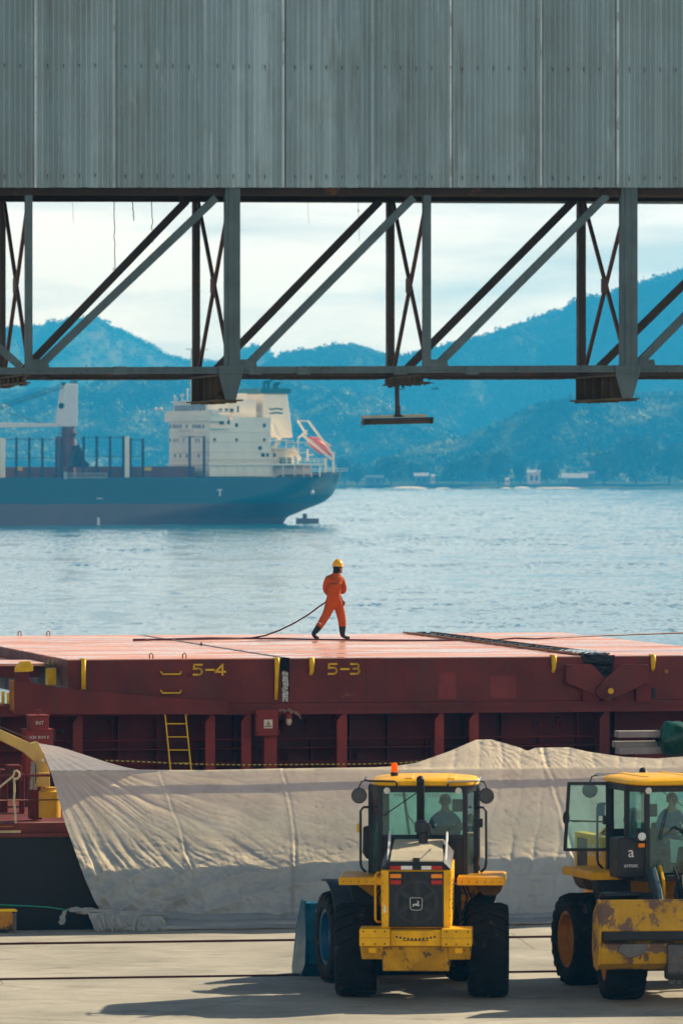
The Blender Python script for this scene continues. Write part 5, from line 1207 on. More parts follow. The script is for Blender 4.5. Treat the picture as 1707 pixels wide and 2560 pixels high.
    # roof with raised ribs
    def roof(s,w):
        a = s*2*math.pi; e = .42; sx = math.copysign(abs(math.cos(a))**e,math.cos(a)); sy = math.copysign(abs(math.sin(a))**e,math.sin(a))
        k, z = ((.0,3.272),(.90,3.272),(.97,3.275),(1.0,3.295),(.99,3.325),(.94,3.350),(.80,3.362),(.4,3.368),(0,3.37))[int(round(w*8))]
        return (.85*sx*k+.02, 1.15+1.0*sy*k, z+.03*(1-abs(sx*k)**2)*(1 if z > 3.31 else 0)-(.045*(1-abs(sx*k)) if 0 else 0))
    rf = B(MB().grid(65,9,roof),'roof',M_yellow,auto=35)
    mb = MB(); mb.prism([(-.30,.145,3.30),(-.12,.145,3.30),(-.16,.28,3.405),(-.27,.28,3.40)],(0,1.2,.0)); mb.prism([(.36,.145,3.30),(.54,.145,3.30),(.51,.28,3.395),(.40,.28,3.40)],(0,1.2,0)); B(mb,'roof_rib',M_yellow,rf,bevel=.01)
    for sg in (-1,1):
        B(MB().tube([(sg*.40,.13,3.26),(sg*.40,.10,3.34),(sg*.44,.08,3.355),(sg*.85,.10,3.36),(sg*.90,.22,3.37),(sg*.90,.7,3.39)],.016,7),'roof_rail',M_chrome if sg > 0 else M_panel,rf,smooth=True)
        # mirrors
        arm = [(sg*.86,.3,3.36),(sg*.96,.28,3.34),(sg*1.0,.28,3.24)]
        mr = B(MB().tube(arm,.012,6),'mirror_arm',M_panel)
        for f_, th in ((1,.02),): B(MB().lathe([(-.02,.05),(-.02,.10),(.0,.122),(.03,.125),(.03,.115),(.025,.112)],(sg*1.0,.30,3.12),(-.25*sg,-1,0),22),'mirror',M_panel,mr,auto=40)
        B(MB().lathe([(0,.110),(.002,.108)],(sg*1.0-.006*sg,.272,3.12),(-.25*sg,-1,0),22),'mirror_glass',M_mirror,mr)
        B(MB().lathe([(-.05,.03),(0,.05),(.02,.052),(.022,.044)],(sg*.56,.30,3.20),(0,-1,-.2),16),'work_lamp',M_lens)
        B(MB().lathe([(-.05,.03),(0,.05),(.02,.052),(.022,.044)],(sg*.62,2.04,3.20),(0,1,-.2),16),'work_lamp',M_lens)
        B(MB().tube([(sg*.84,.62,2.92),(sg*.94,.62,2.92),(sg*.985,.62,2.86),(sg*.985,.62,2.05),(sg*.97,.62,1.97),(sg*.90,.62,1.90)],.02,8),'hand_rail',M_panel,smooth=True)
    B(MB().box(-1.05,-.98,.66,.74,2.52,2.66),'side_marker',M_cleat,bevel=.01); B(MB().prism([(-.86,.72,2.62),(-.95,.72,2.60),(-.96,.72,2.2),(-.90,.72,2.1),(-.86,.72,2.1)],(0,.18,0)),'door_handle_pad',M_panel,bevel=.02)
    B(MB().box(.86,.93,.70,.80,2.60,2.74),'door_latch',M_panel,bevel=.01); B(MB().tube([(.845,.70,3.2),(.855,.70,2.3),(.86,.70,2.0)],.018,7),'door_seal',M_chrome,smooth=True)
    bc = MB(); bc.lathe([(0,.06),(.05,.06),(.055,.05)],(cx-.43,1.2,3.385),(0,0,1),16); bo = B(bc,'beacon_base',M_black,rf)
    B(MB().lathe([(0,.052),(.11,.052),(.135,.045),(.15,.028),(.155,.0)],(cx-.43,1.2,3.44),(0,0,1),18,cap=False),'beacon',M_beacon,rf,smooth=True)
    # exhaust and precleaner
    B(MB().tube([(cx+.02,-.02,2.3),(cx+.02,-.02,3.30),(cx+.02,-.05,3.36),(cx+.02,-.12,3.40)],.062,14),'exhaust_pipe',M_black,smooth=True)
    pc = MB(); pc.tube([(cx+.075,-.45,2.3),(cx+.075,-.45,2.62)],.075,14); pc.lathe([(0,.09),(.02,.115),(.12,.12),(.17,.11),(.20,.07),(.205,0)],(cx+.06,-.45,2.58),(0,0,1),18,cap=False); pc.prism([(cx+.12,-.52,2.74),(cx+.19,-.52,2.70),(cx+.215,-.52,2.56),(cx+.16,-.52,2.56)],(0,.14,0)); B(pc,'air_precleaner',M_panel,auto=40)
    # wiper
    B(MB().tube([(-.62,.33,2.80),(-.10,.325,3.16)],.009,5),'wiper',M_black); 
    # interior
    B(MB().box(dx-.25,dx+.25,.70,.82,2.0,2.62).box(dx-.25,dx+.25,.82,1.30,2.12,2.24).box(dx-.15,dx+.15,.95,1.2,1.82,2.12),'seat',M_int,bevel=.04)
    B(MB().tube([(dx,1.85,1.85),(dx,1.62,2.48)],.035,8).lathe([(0,.19),(.02,.20),(.03,.19),(.02,.175)],(dx,1.60,2.50),(0,-.45,1),22,cap=False),'steering_wheel',M_int)
    B(MB().bar((-.36,1.93,3.15),(-.26,1.80,2.42),.02,.05).bar((-.30,1.85,2.75),(-.08,1.80,2.45),.02,.02),'inner_strut',paint('pale_strut',(.45,.5,.48),.5,0,.1,5))
    B(MB().box(.42,.62,1.86,1.90,2.78,2.98),'monitor',M_int,bevel=.01); B(MB().prism([(-.45,1.70,1.84),(.10,1.70,1.84),(.05,1.70,2.30),(-.30,1.70,2.30)],(0,.2,0)),'dashboard',M_int,bevel=.03)
    # door standing open (shown on the machine's right side)
    if door_open:
        a = Vector((.86,.75,0)); b = Vector((1.45,.60,0)); dr = MB()
        for z in (zb+.42,zc-.02): dr.bar((a.x,a.y,z),(b.x+(.07 if z < 2.5 else 0),b.y,z),.035,.05)
        dr.bar((a.x,a.y,zb+.4),(a.x,a.y,zc),.05,.035,up=(0,1,0)); dr.bar((b.x+.07,b.y,zb+.4),(b.x,b.y,zc),.05,.035,up=(0,1,0))
        d_ = B(dr,'door',M_panel); B(MB().prism([(a.x,a.y,zb+.44),(b.x+.05,b.y,zb+.44),(b.x-.01,b.y,zc-.04),(a.x,a.y,zc-.04)],(0,.008,0)),'door_glass',M_glass,d_)
        B(MB().bar((b.x+.03,b.y-.03,2.66),(a.x,a.y-.03,2.64),.03,.025).sphere((b.x+.03,b.y-.05,2.70),(.06,.05,.11),10,8).box(b.x-.22,b.x-.08,b.y-.08,b.y-.05,2.63,2.66),'door_handle',M_black,d_)
        mb = MB(); mb.box(a.x+.02,a.x+.15,a.y-.075,a.y-.07,2.73,2.93,0); mb.box(a.x+.02,a.x+.15,a.y-.079,a.y-.076,2.81,2.855,1); B(mb,'door_sticker',[M_decb,M_wht],d_)
        # side pods with lettering seen from the front
        pd = B(MB().box(.62,1.10,1.55,1.98,1.83,2.46),'battery_box',M_panel,bevel=.03)
        mb = MB(); text_into(mb,'a',.24,(.885,1.988,2.16),(-1,0,0),(0,0,1),.002); text_into(mb,'armac',.095,(.885,1.988,2.0),(-1,0,0),(0,0,1),.002); B(mb,'lettering',M_wht,pd)
        hl = B(MB().box(.66,.84,1.99,2.10,2.40,2.56),'headlamp_bracket',M_panel,bevel=.02); B(MB().lathe([(0,.062),(.02,.064),(.022,.055)],(.75,2.10,2.485),(0,1,0),18),'headlamp',M_lens,hl); B(MB().box(.68,.78,2.0,2.06,2.31,2.375),'turn_lamp',M_orange,hl,bevel=.01)
        hb = B(MB().box(.50,.70,-1.40,.28,1.55,2.36),'hood_side_pod',M_yellow,bevel=.02)
        B(MB().box(.701,.706,-1.25,-.75,1.65,2.28),'side_vent',M_panel,hb); mb = MB(); text_into(mb,'DE',.26,(.708,-.52,2.02),(0,1,0),(0,0,1),.002,1); shield(mb,(.709,-.08,2.10),(0,1,0),(0,0,1),.11,1); B(mb,'side_lettering',[M_panel,M_wht],hb)
    # --- driver: one seated figure
    dr = thing('person', label_driver[name_key(name, armac)], 'person', loc, rz)
    q = Vector((dx,1.0,2.30)); T = lambda x,y,z: (q.x+x,q.y+y,q.z+z)
    Jd = [(T(0,0,.05),.16,.12),(T(0,-.02,.20),.145,.11),(T(0,0,.36),.165,.115),(T(0,.02,.47),.13,.09),(T(0,.035,.56),.055,.055),(T(0,.06,.63),.07,.08),(T(0,.07,.70),.085,.098),(T(0,.06,.77),.065,.075),
          (T(-.16,.02,.44),.075,.07),(T(-.24,.08,.27),.056,.056),(T(-.16,.33,.20),.045,.045),(T(-.10,.47,.22),.034,.03),(T(.16,.02,.44),.075,.07),(T(.24,.08,.27),.056,.056),(T(.17,.33,.20),.045,.045),(T(.10,.47,.22),.034,.03),
          (T(-.10,.12,.02),.10,.09),(T(-.13,.48,.02),.075,.075),(T(-.14,.58,-.36),.055,.055),(T(.10,.12,.02),.10,.09),(T(.13,.48,.02),.075,.075),(T(.14,.58,-.36),.055,.055)]
    Ed = [(0,1),(1,2),(2,3),(3,4),(4,5),(5,6),(6,7),(3,8),(8,9),(9,10),(10,11),(3,12),(12,13),(13,14),(14,15),(0,16),(16,17),(17,18),(0,19),(19,20),(20,21)]
    nd = len(Jd); fingers(Jd,Ed,11,10,(0,.1,-1)); fingers(Jd,Ed,15,14,(0,.1,-1))
    def rgd(c,i): return 1 if i in (4,5,6,7,10,11,14,15) or i >= nd else (2 if i in (0,16,17,18,19,20,21) else 0)
    skin_body('body',Jd,Ed,dr,[shirt,M_skin,M_navy],rgd,1)
    B(MB().sphere(T(0,.035,.715),(.092,.105,.095),14,10),'hair',M_hair,dr,smooth=True)
    fc = MB(); fc.prism([T(-.014,.155,.70),T(.014,.155,.70),T(.012,.185,.665),T(-.012,.185,.665)],(0,-.03,0)); fc.sphere(T(.09,.05,.68),(.012,.02,.03),8,6).sphere(T(-.09,.05,.68),(.012,.02,.03),8,6); fo_ = B(fc,'face',M_skin,dr,smooth=False)
    B(MB().sphere(T(-.033,.150,.705),.011,8,6).sphere(T(.033,.150,.705),.011,8,6).sphere(T(0,.148,.635),(.022,.01,.006),8,5),'eyes_and_mouth',M_ink,fo_)
    # --- front frame, arms, bucket
    FB = lambda mb, n, m, p=root, **k: mb.xf(Fm).build(n, m, p, **k)
    FB(MB().box(-.42,.42,.15,1.9,.55,1.15),'front_frame',M_yellow,bevel=.02); FB(MB().tube([(-.9,1.42,.735),(.9,1.42,.735)],.16,14),'front_axle',M_yellow)
    FB(MB().tube([(0,-.05,.55),(0,-.05,1.3)],.14,14),'hinge_post',M_black)
    for sg in (-1,1):
        FB(MB().prism([(sg*.34,.55,1.0),(sg*.34,1.55,1.0),(sg*.34,1.35,1.85),(sg*.34,1.05,2.05),(sg*.34,.85,1.9)],(sg*.05,0,0)),'tower_plate',M_yellow,bevel=.01)
        mb = MB(); mb.grid(16,2,lambda s,w: (sg*(.70+.62*w),1.42-.93*math.cos(.1+s*1.7),.735+.93*math.sin(.1+s*1.7))); f = FB(mb,'front_fender',M_panel,smooth=True); m = f.modifiers.new('t','SOLIDIFY'); m.thickness = .03
        FB(MB().box(*sorted((sg*.42,sg*.75)),.70,.9,1.25,1.6),'fender_stay',M_panel)
        pts = bucket['arm']; mb = MB(); P = [(sg*.47,y,z) for y,z in pts]
        mb.prism(P,(sg*.08,0,0)); FB(mb,'lift_arm',M_armb if armac else M_yellow,bevel=.015)
        ca, cb = bucket['cyl']; FB(MB().tube([(sg*.60,*ca),(sg*.60,(ca[0]*.4+cb[0]*.6),(ca[1]*.4+cb[1]*.6))],.055,12).tube([(sg*.60,(ca[0]*.5+cb[0]*.5),(ca[1]*.5+cb[1]*.5)),(sg*.60,*cb)],.03,10),'lift_cylinder',M_panel)
    mid = bucket['arm']; FB(MB().tube([(-.5,bucket['tube'][0],bucket['tube'][1]),(.5,bucket['tube'][0],bucket['tube'][1])],.09,14),'cross_tube',M_armb if armac else M_yellow)
    za, zb2 = bucket['tilt']; FB(MB().tube([(0,*za),(0,(za[0]+zb2[0])/2,(za[1]+zb2[1])/2)],.085,14).tube([(0,(za[0]+zb2[0])/2,(za[1]+zb2[1])/2),(0,*zb2)],.045,10),'tilt_cylinder',M_yellow)
    FB(MB().box(-.10,.10,bucket['tube'][0]-.1,bucket['tube'][0]+.3,bucket['tube'][1]-.35,bucket['tube'][1]+.45),'bell_crank',M_armb if armac else M_yellow,bevel=.02)
    hw = bucket['hw']; bk = FB(MB().prism([(-hw,y,z) for y,z in bucket['prof']],(2*hw,0,0)),'bucket',bucket_mat,bevel=.012)
    for sg in (-1,1): FB(MB().prism([(sg*hw,y,z) for y,z in bucket['side']],(sg*.03,0,0)),'bucket_side_plate',bucket_mat,bk,bevel=.006)
    if armac:
        for x in (-1.18,-.42,.42,1.18):
            if abs(x) < 1: FB(MB().prism([(x-.16,y,z) for y,z in ((2.86,1.00),(3.10,.98),(3.08,.52),(2.98,.42),(2.74,.42),(2.7,1.0))],(.32,0,0)),'bucket_bracket',M_steel,bk,bevel=.04); FB(MB().box(x-.09,x-.02,2.84,2.92,.36,.42).box(x+.03,x+.10,2.84,2.92,.36,.42),'bracket_lug',M_steel,bk)
        FB(MB().box(-hw+.01,hw-.01,2.86,3.085,1.035,1.188),'edge_recess_shade',M_black,bk,bevel=.02); [FB(MB().prism([(x_,3.01,.99),(x_+.42,3.01,.99),(x_+.50,3.035,.88),(x_+.30,3.03,.76),(x_+.05,3.03,.84)],(0,.03,0)),'wear_plate',M_steel,bk,bevel=.01) for x_ in (-1.44,-.20,.86)]  # edge enlarged to a black bar that paints the shade of the recess
        mb = MB()
        for k in range(9): mb.tube([(-.25+.06*k+.03*math.sin(k*2+i*.9),1.5+.14*i,1.95-.12*i+.1*math.sin(i*1.1+k)) for i in range(8)],.014,6)
        FB(mb,'hydraulic_hose',M_black)
        B(MB().tube([(.18,2.02,2.62),(-.40,2.06,2.36)],.018,6).tube([(.18,2.02,2.62),(.42,2.03,2.42),(.30,2.03,2.9)],.012,6).tube([(.10,2.02,2.55),(-.36,2.06,2.32)],.014,6),'wiper',M_black)
        B(MB().prism([(.16,1.80,2.05),(-.20,1.80,2.02),(-.26,1.85,2.38),(.20,1.85,2.42)],(0,.01,0)),'paper_sheet',M_wht)
        FB(MB().lathe([(0,.26),(.08,.26),(.10,.2)],(.0,1.62,1.65),(0,1,0.3),22),'boom_pivot',M_black)
    return root
t = NT('beacon_amber'); d_ = t.n('ShaderNodeBsdfDiffuse'); tr_ = t.n('ShaderNodeBsdfTranslucent'); m_ = t.n('ShaderNodeMixShader'); m_.inputs[0].default_value = .6
for s_ in (d_,tr_): s_.inputs[0].default_value = (1.0,.30,.01,1)
t.l(d_.outputs[0],m_.inputs[1]); t.l(tr_.outputs[0],m_.inputs[2]); t.l(m_.outputs[0],t.out.inputs['Surface']); M_beacon = t.mat
def name_key(n, a): return 1 if a else 0
label_driver = ['driver in a blue shirt seen from behind in the cab of the rear facing loader','dark haired driver in navy shirt behind the windscreen of the camera facing loader']
bk1 = dict(arm=[(1.0,1.95),(1.25,2.0),(1.9,1.55),(2.35,.95),(2.45,.45),(2.25,.42),(2.15,.85),(1.75,1.3),(1.0,1.72)], cyl=((.75,.85),(1.85,1.3)), tube=(1.95,1.2), tilt=((1.0,1.6),(2.1,1.5)), hw=1.40,
           prof=[(2.45,1.20),(2.62,1.23),(2.50,.95),(2.46,.60),(2.55,.28),(2.78,.10),(3.40,.03),(3.40,.0),(2.70,.0),(2.40,.22),(2.34,.60),(2.38,.95)],
           side=[(2.42,1.25),(2.66,1.26),(3.05,.80),(3.40,.10),(3.38,.0),(2.70,.0),(2.38,.22),(2.32,.60)])
bk2 = dict(arm=[(1.0,1.95),(1.25,2.05),(1.85,1.75),(2.4,1.25),(2.55,.85),(2.35,.8),(2.2,1.1),(1.7,1.5),(1.0,1.72)], cyl=((.75,.85),(1.85,1.5)), tube=(1.95,1.45), tilt=((1.0,1.75),(2.2,1.75)), hw=1.60,
           prof=[(2.95,1.655),(2.98,1.655),(3.10,1.19),(2.98,1.13),(2.90,1.10),(2.90,1.02),(3.0,.98),(3.05,.86),(2.98,.68),(2.80,.58),(2.5,.62),(2.35,.85),(2.40,1.1),(2.5,1.0),(2.75,.95),(2.82,1.1)],
           side=[(2.90,1.66),(2.99,1.66),(3.13,1.17),(3.06,.86),(2.98,.66),(2.80,.56),(2.5,.60),(2.33,.85),(2.40,1.4)])
L1 = onplane(1055,2493); loader('wheel_loader','yellow wheel loader seen from behind with a blue bucket',(L1.x,L1.y,0),R(-2.5),15,M_bluerim,M_rimy,M_blueb,bk1,False,M_navy,None)
loader('wheel_loader','yellow wheel loader facing the camera with open cab door and scratched yellow bucket',(4.83,95.98,0),R(196),-10,M_rimy,M_rimy,M_bkty,bk2,True,M_navy,'x',-.12)
# ================================================================= anchored ship
FS = Frame(0, 1195, 21)
fsh = fthing(FS,'anchored_cargo_ship','dark blue cargo ship with cream superstructure at anchor in the bay','ship')
A = lambda px,py,v=0.: FS.at(px,py,v)
M_fh = NT('ship_hull_paint'); v_ = M_fh.coords(); sx = M_fh.n('ShaderNodeSeparateXYZ'); M_fh.l(v_, sx.inputs[0])
zbt = A(600,1259).z
c = M_fh.mix(M_fh.ramp(M_fh.noise(.12,5,.6,M_fh.coords((1,1,.15))),[(.35,0.),(.7,.5)]),(.10,.06,.055),(.18,.10,.09))
cu = M_fh.mix(M_fh.ramp(M_fh.noise(.08,5,.6,M_fh.coords((1,1,.2))),[(.4,0.),(.7,.5)]),(.003,.075,.105),(.008,.10,.135))
hz_ = M_fh.math('SUBTRACT', sx.outputs['Z'], M_fh.math('MULTIPLY', M_fh.noise(.2,3,.5,v_), .5))
M_fh.bsdf(M_fh.mix(M_fh.ramp(M_fh.math('GREATER_THAN',hz_,zbt-.25),[(0,0.),(1,1.)]),c,cu),.45); M_fh = M_fh.mat
prof = [(-3.6,700),(-3.0,712),(-1.6,722),(-.6,752),(.2,775),(1.3,812),(2.6,833),(4.3,846),(6.6,853),(9.4,858)]      # z -> photo column of the stern end
aend = lambda z: FS.at(np.interp(z,[p[0] for p in prof],[p[1] for p in prof]),1200,12).x
UA = A(-420,1250).x; BW = 26.0
zdk = lambda u: np.interp(u,[A(-400,1195).x,A(700,1195).x,A(716,1187).x,A(860,1187).x],[6.4,6.4,7.25,7.4]) 
def hull(s,w):
    z0 = -3.6+11*w; e = aend(min(z0,9.4)); u = UA+(e-UA)*min(1,s)**.8; zt = zdk(u); z = -3.6+(zt+3.6)*w; e = aend(z); u = UA+(e-UA)*(1-(1-s)**1.6)
    Lr = np.interp(z,[-3.6,0,3,8],[46,34,20,12]); q = max(0,1-(e-u)/Lr); hb = BW/2*max(.0,(1-q**2.4))
    if z > 3: hb = max(hb, BW/2*.55*(1-q**8)*min(1,(z-3)/3))
    return (u, BW/2-hb, z)
mb = MB(); mb.grid(110,22,hull); n_ = len(mb.v)
mb.add([(x,BW-y,z) for x,y,z in mb.v[:n_]],[tuple(reversed(f)) for f in mb.f[:109*21]])
mb.build('hull',M_fh,fsh,smooth=True)
zz = 7.0; mb = MB(); us = np.linspace(UA,aend(7)-1,60)
mb.add([(u,.3+ (0 if u < aend(7)-13 else (u-aend(7)+13)**2/13*.75),zdk(u)-.35) for u in us]+[(u,BW-.3-(0 if u < aend(7)-13 else (u-aend(7)+13)**2/13*.75),zdk(u)-.35) for u in us],[(k,k+1,60+k+1,60+k) for k in range(59)])
M_fb = paint('ship_brown_red',(.16,.06,.045),.6,0,.3,.3); M_fc = paint('ship_cream',(.90,.80,.62),.5,0,.08,.15); M_fg = paint('ship_teal',(.01,.12,.12),.5,0,.1,.3); M_fw = paint('ship_window',(.01,.045,.05),.2,0,.2,.5); M_fo = paint('lifeboat_orange',(.60,.06,.03),.45,0,.15,.4); M_fbl = paint('ship_dark_post',(.03,.045,.06),.6,0,.2,.4)
mb.build('deck',M_fb,fsh)
M_fwht = M_white
# rudder
MB().prism([A(742,1296,BW/2),A(797,1296,BW/2),A(797,1311,BW/2)+Vector((0,0,-.2)),A(742,1311,BW/2)+Vector((0,0,-.6))],(0,.6,0)).build('rudder',M_fh,fsh)
MB().tube([A(762,1297,BW/2+.3),A(762,1284,BW/2+.3)],.5,8).build('rudder_stock',M_fh,fsh)
# accommodation
zt = lambda py,px=600,v=1: A(px,py,v).z
uF = A(524,1100,1).x; uM = A(640,1100,1).x; uE = A(677,1100,1).x; uS = A(575,1100,1).x; zd = 6.6
zA, zB, zC, zD_ = zt(1043), zt(1066), zt(1037), zt(1005)
acc = MB(); acc.box(uF,uE,1,25,zd,zB); acc.prism([(uS-1.2,1,zB),(uE,1,zB),(uE,1,zA),(uS+.6,1,zA)],(0,24,0)); acc.box(uF,uS+1,1.02,25,zB,zC-1.2)
acc.box(uF-.4,uS-1,-.5,26.8,zC-1.25,zC+.0)
ac = acc.build('superstructure',M_fc,fsh)
br = MB(); br.box(uF+.2,uS+.5,3,23,zC+.001,zD_+.1); br.box(uF-.1,uS+1.5,2.5,23.5,zD_+.1,zD_+.35); br.box(uF+3,uS+5,5,20,zD_+.35,zD_+1.8); br.box(uF-.2,uF+1.2,22.6,27.2,zC+.0,zC+1.0); br.box(uF-.2,uF+1.2,-.9,3.2,zC,zC+1.0); br.box(uS+.6,uE-2,4,22,zA+.001,zD_+.6)
brg = br.build('bridge',M_fc,fsh)
def fwin(px,py,w,h,par,rnd=False):                         # on the forward-facing front (plane u = uF)
    p = FS.atu(px,py,uF); mb = MB(); mb.box(uF-.06,uF-.005,p.y-w/2,p.y+w/2,p.z-h/2,p.z+h/2); mb.build('window',M_fw,par)
def swin(px,py,w,h,v,par,rnd=False):
    p = A(px,py,v); mb = MB()
    if rnd: mb.lathe([(0,w/2),(.05,w/2)],(p.x,v-.005,p.z),(0,-1,0),16)
    else: mb.box(p.x-w/2,p.x+w/2,v-.06,v-.005,p.z-h/2,p.z+h/2)
    mb.build('window',M_fw,par)
q = lambda zx: 380+zx*.306
r_ = lambda zy: 960+zy*.306
for zy, xs in ((345,(150,183,210,233,283,338,360,387,420)),(462,(150,184,209,259,360,385)),(585,(187,232,285,380))):
    for zx in xs: fwin(q(zx),r_(zy),1.1 if zx not in (183,387) else 2.0,.75,ac)
for zx,zy in ((690,335),(916,338),(510,459),(690,459),(917,459),(1000,580),(943,580)): swin(q(zx),r_(zy),.55,.75,1,ac)
swin(q(905),r_(580),.75,.75,1,ac); swin(q(882),r_(523),.85,.85,1,ac,True); swin(q(568),r_(312),1.0,.9,1.02,ac); swin(q(624),r_(310),.6,.9,1.02,ac)
ub = uF+.2; m = MB()
for k in range(9):
    y = 4.2+2.05*k; m.box(ub-.06,ub-.005,y,y+1.75,zC+.95,zC+2.1)
m.build('window',M_fw,brg)
for zx in (560,608,650): swin(q(zx),r_(213),.75,.7,3,brg)
for zx in (702,): swin(q(zx),r_(205),.35,1.3,4,brg)
# faint hull-name block on the front as a strip of dark letters
m = MB()
for zy,wd_ in ((300,.9),(385,1.3),(430,1.2)):
    p = FS.atu(q(285),r_(zy),uF); text_into(m,'SAFETY FIRST' if zy > 300 else 'NO SMOKING',.55,(uF-.02,p.y,p.z-.25),(0,-1,0),(0,0,1),.01) if False else None
for k in range(14):
    p = FS.atu(q(225+9*k),r_(385+ (45 if k%2 else 0)),uF); m.box(uF-.03,uF-.004,p.y-.28,p.y+.28,p.z-.22,p.z+.22)
m.build('name_lettering',paint('faded_name',(.42,.30,.29),.6,0,.1,1),ac)
# deck ledges and rails that step the house
m = MB()
for zq in (zt(1080),zt(1104),zt(1130),zt(1150)): m.box(uF-.22,uE+.15,.82,.99,zq,zq+.14); m.box(uF-.22,uF-.001,.99,25,zq,zq+.14)
m.build('deck_ledge',M_fc,ac)
m = MB()
for zq, ua_, ub_, v_ in ((zA,uS+1,uE,1.1),(zC,uF-.3,uS-1,-.4),(zD_+.35,uF,uS+1,2.6),(zD_+.6,uS+.8,uE-2.2,4.1)):
    for dz in (.45,.9): m.tube([(ua_,v_,zq+dz),(ub_,v_,zq+dz)],.05,5)
    for k in range(12): u = ua_+(ub_-ua_)*k/11; m.tube([(u,v_,zq),(u,v_,zq+.9)],.04,5)
m.build('guard_rail',M_fc,ac)
# awning over the side opening, funnel, masts
m = MB(); p, p2 = A(q(480),r_(352),.2), A(q(625),r_(345),.2); m.box(p.x,p2.x,-.1,1,p.z-.3,p.z+.1); m.build('awning',M_fc,ac)
fz0, fz1 = zt(1100,690,7), zt(983,690,7); x0, x1, x2 = A(656,1000,7).x, A(718,1000,7).x, A(733,1100,7).x; x0b = A(656,1000,7).x
fn = MB(); fn.hexa([(x0,7,zA-4),(x2,7,zA-4),(x2,18.5,zA-4),(x0,18.5,zA-4),(x0,7,fz1),(x1,7,fz1),(x1,18.5,fz1),(x0,18.5,fz1)]); fo2 = fn.build('funnel',M_fc,fsh,bevel=.25)
MB().box(x0-.5,x1+.5,6.5,19,fz1+.01,fz1+1.0).build('funnel_cap',M_fg,fo2)
for k,(dx,h) in enumerate(((1.5,1.6),(2.4,1.9),(3.6,1.2),(4.2,1.3))): MB().tube([(x0+dx,10,fz1+.9),(x0+dx,10,fz1+.9+h*.7),(x0+dx+.6,10,fz1+.9+h)],.32,8).build('exhaust_pipe',M_fg,fo2)
m = MB()
for zy in (203,236):
    P = [A(q(957+11*k),r_(zy+3*math.sin(k*.85)),6.97) for k in range(11)]
    for a,b in zip(P,P[1:]): m.bar(a,b,.03,.33)
m.build('wave_mark',M_fg,fo2)
mm_ = MB(); p = A(494,1000,12); mm_.tube([(p.x,12,zD_),(p.x,12,zt(832,494,12))],[.35,.12],8)
for py,w in ((873,2.4),(850,.8),(843,.6)): z = zt(py,494,12); mm_.box(p.x-w*1.0,p.x+w*.9,11.8,12.2,z-.12,z+.12)
p2 = A(480,880,12); mm_.tube([(p2.x,12,zD_),(p2.x,12,zt(872,480,12))],.25,7); mm_.build('radar_mast',M_fc,fsh)
m = MB()
for zx,zy,hh in ((185,100,1.6),(200,120,1.2),(245,95,1.6),(290,45,2.4),(265,140,1.0),(470,165,.8)):
    p = A(q(zx),r_(zy),8); m.tube([(p.x,8,p.z),(p.x,8,zD_)],.14,6); m.sphere((p.x,8,p.z),.45 if zx in (245,470) else .25,8,6)
m.build('antenna',M_fwht,fsh)
for px in (395,408): p = A(px,1026,23); MB().sphere((p.x,24.5,zC+1.3),.4,8,6).build('searchlight',M_fwht,fsh)
# poop deck house, upper deck slab, columns, rails
uP0, uP1 = A(522,1160,.5).x, A(808,1160,.5).x; zs0 = zt(1163,640,.5); m = MB(); m.box(uP0,uP1,.4,25.6,zs0,zs0+.35); m.build('poop_deck',M_fc,fsh)
MB().box(uP0+1.5,A(775,1160,5).x,5,21,zd-.2,zs0-.01).build('poop_house',M_fc,fsh); MB().box(A(677,1100,4).x+.01,A(735,1100,4).x,4,22,zs0+.36,zt(1122,700,4)).build('engine_casing',M_fc,fsh)
for zx in (550,610,705,770,850,910,980,1070,1165,1240,1300,1370): p = A(q(zx),1170,.6); MB().tube([(p.x,.6,zd-.1),(p.x,.6,zs0)],.12,6).build('column',M_fc,fsh)
for zx0,zx1,zy0,zy1 in ((560,615,612,632),(630,690,600,632),(1055,1140,600,632),(740,800,570,610)):
    a,b = A(q(zx0),r_(zy0),2.2), A(q(zx1),r_(zy1),2.2); MB().box(a.x,b.x,2.2,3.4,zs0+.36,a.z).build('deck_machinery',M_fg if zx0 > 700 else M_fwht,fsh,bevel=.1)
m = MB()
for z in (.5,.95): m.tube([(uP0+.5,.5,zs0+.35+z),(uP1,.5,zs0+.35+z)],.05,5); m.tube([(A(690,1180,.4).x,.4,7.0+z),(aend(7)-3,.5,7.2+z)],.05,5)
for k in range(26): u = uP0+.5+(uP1-uP0-.5)*k/25; m.tube([(u,.5,zs0+.35),(u,.5,zs0+1.3)],.05,5)
m.build('guard_rail',M_fc,fsh)
for zx,zy in ((985,700),(950,590)): pass
# aft stairs and platforms beside the funnel
for k,(px0,px1,py) in enumerate(((676,735,1100),(678,745,1120),(735,770,1105),(735,765,1130))): a,b = A(px0,py,2), A(px1,py,2); MB().box(a.x,b.x,2,6,a.z-.15,a.z).build('platform',M_fc,fsh)
for a_,b_ in (((683,1060),(700,1100)),((700,1100),(682,1122)),((730,1118),(750,1150))): MB().bar(A(*a_,3),A(*b_,3),.9,.12,up=(0,1,0)).build('stair',M_fc,fsh)
for px in (690,715,745): p = A(px,1100,2.2); MB().tube([(p.x,2.2,zs0+.35),(p.x,2.2,A(px,1098,2.2).z)],.12,6).build('column',M_fc,fsh)
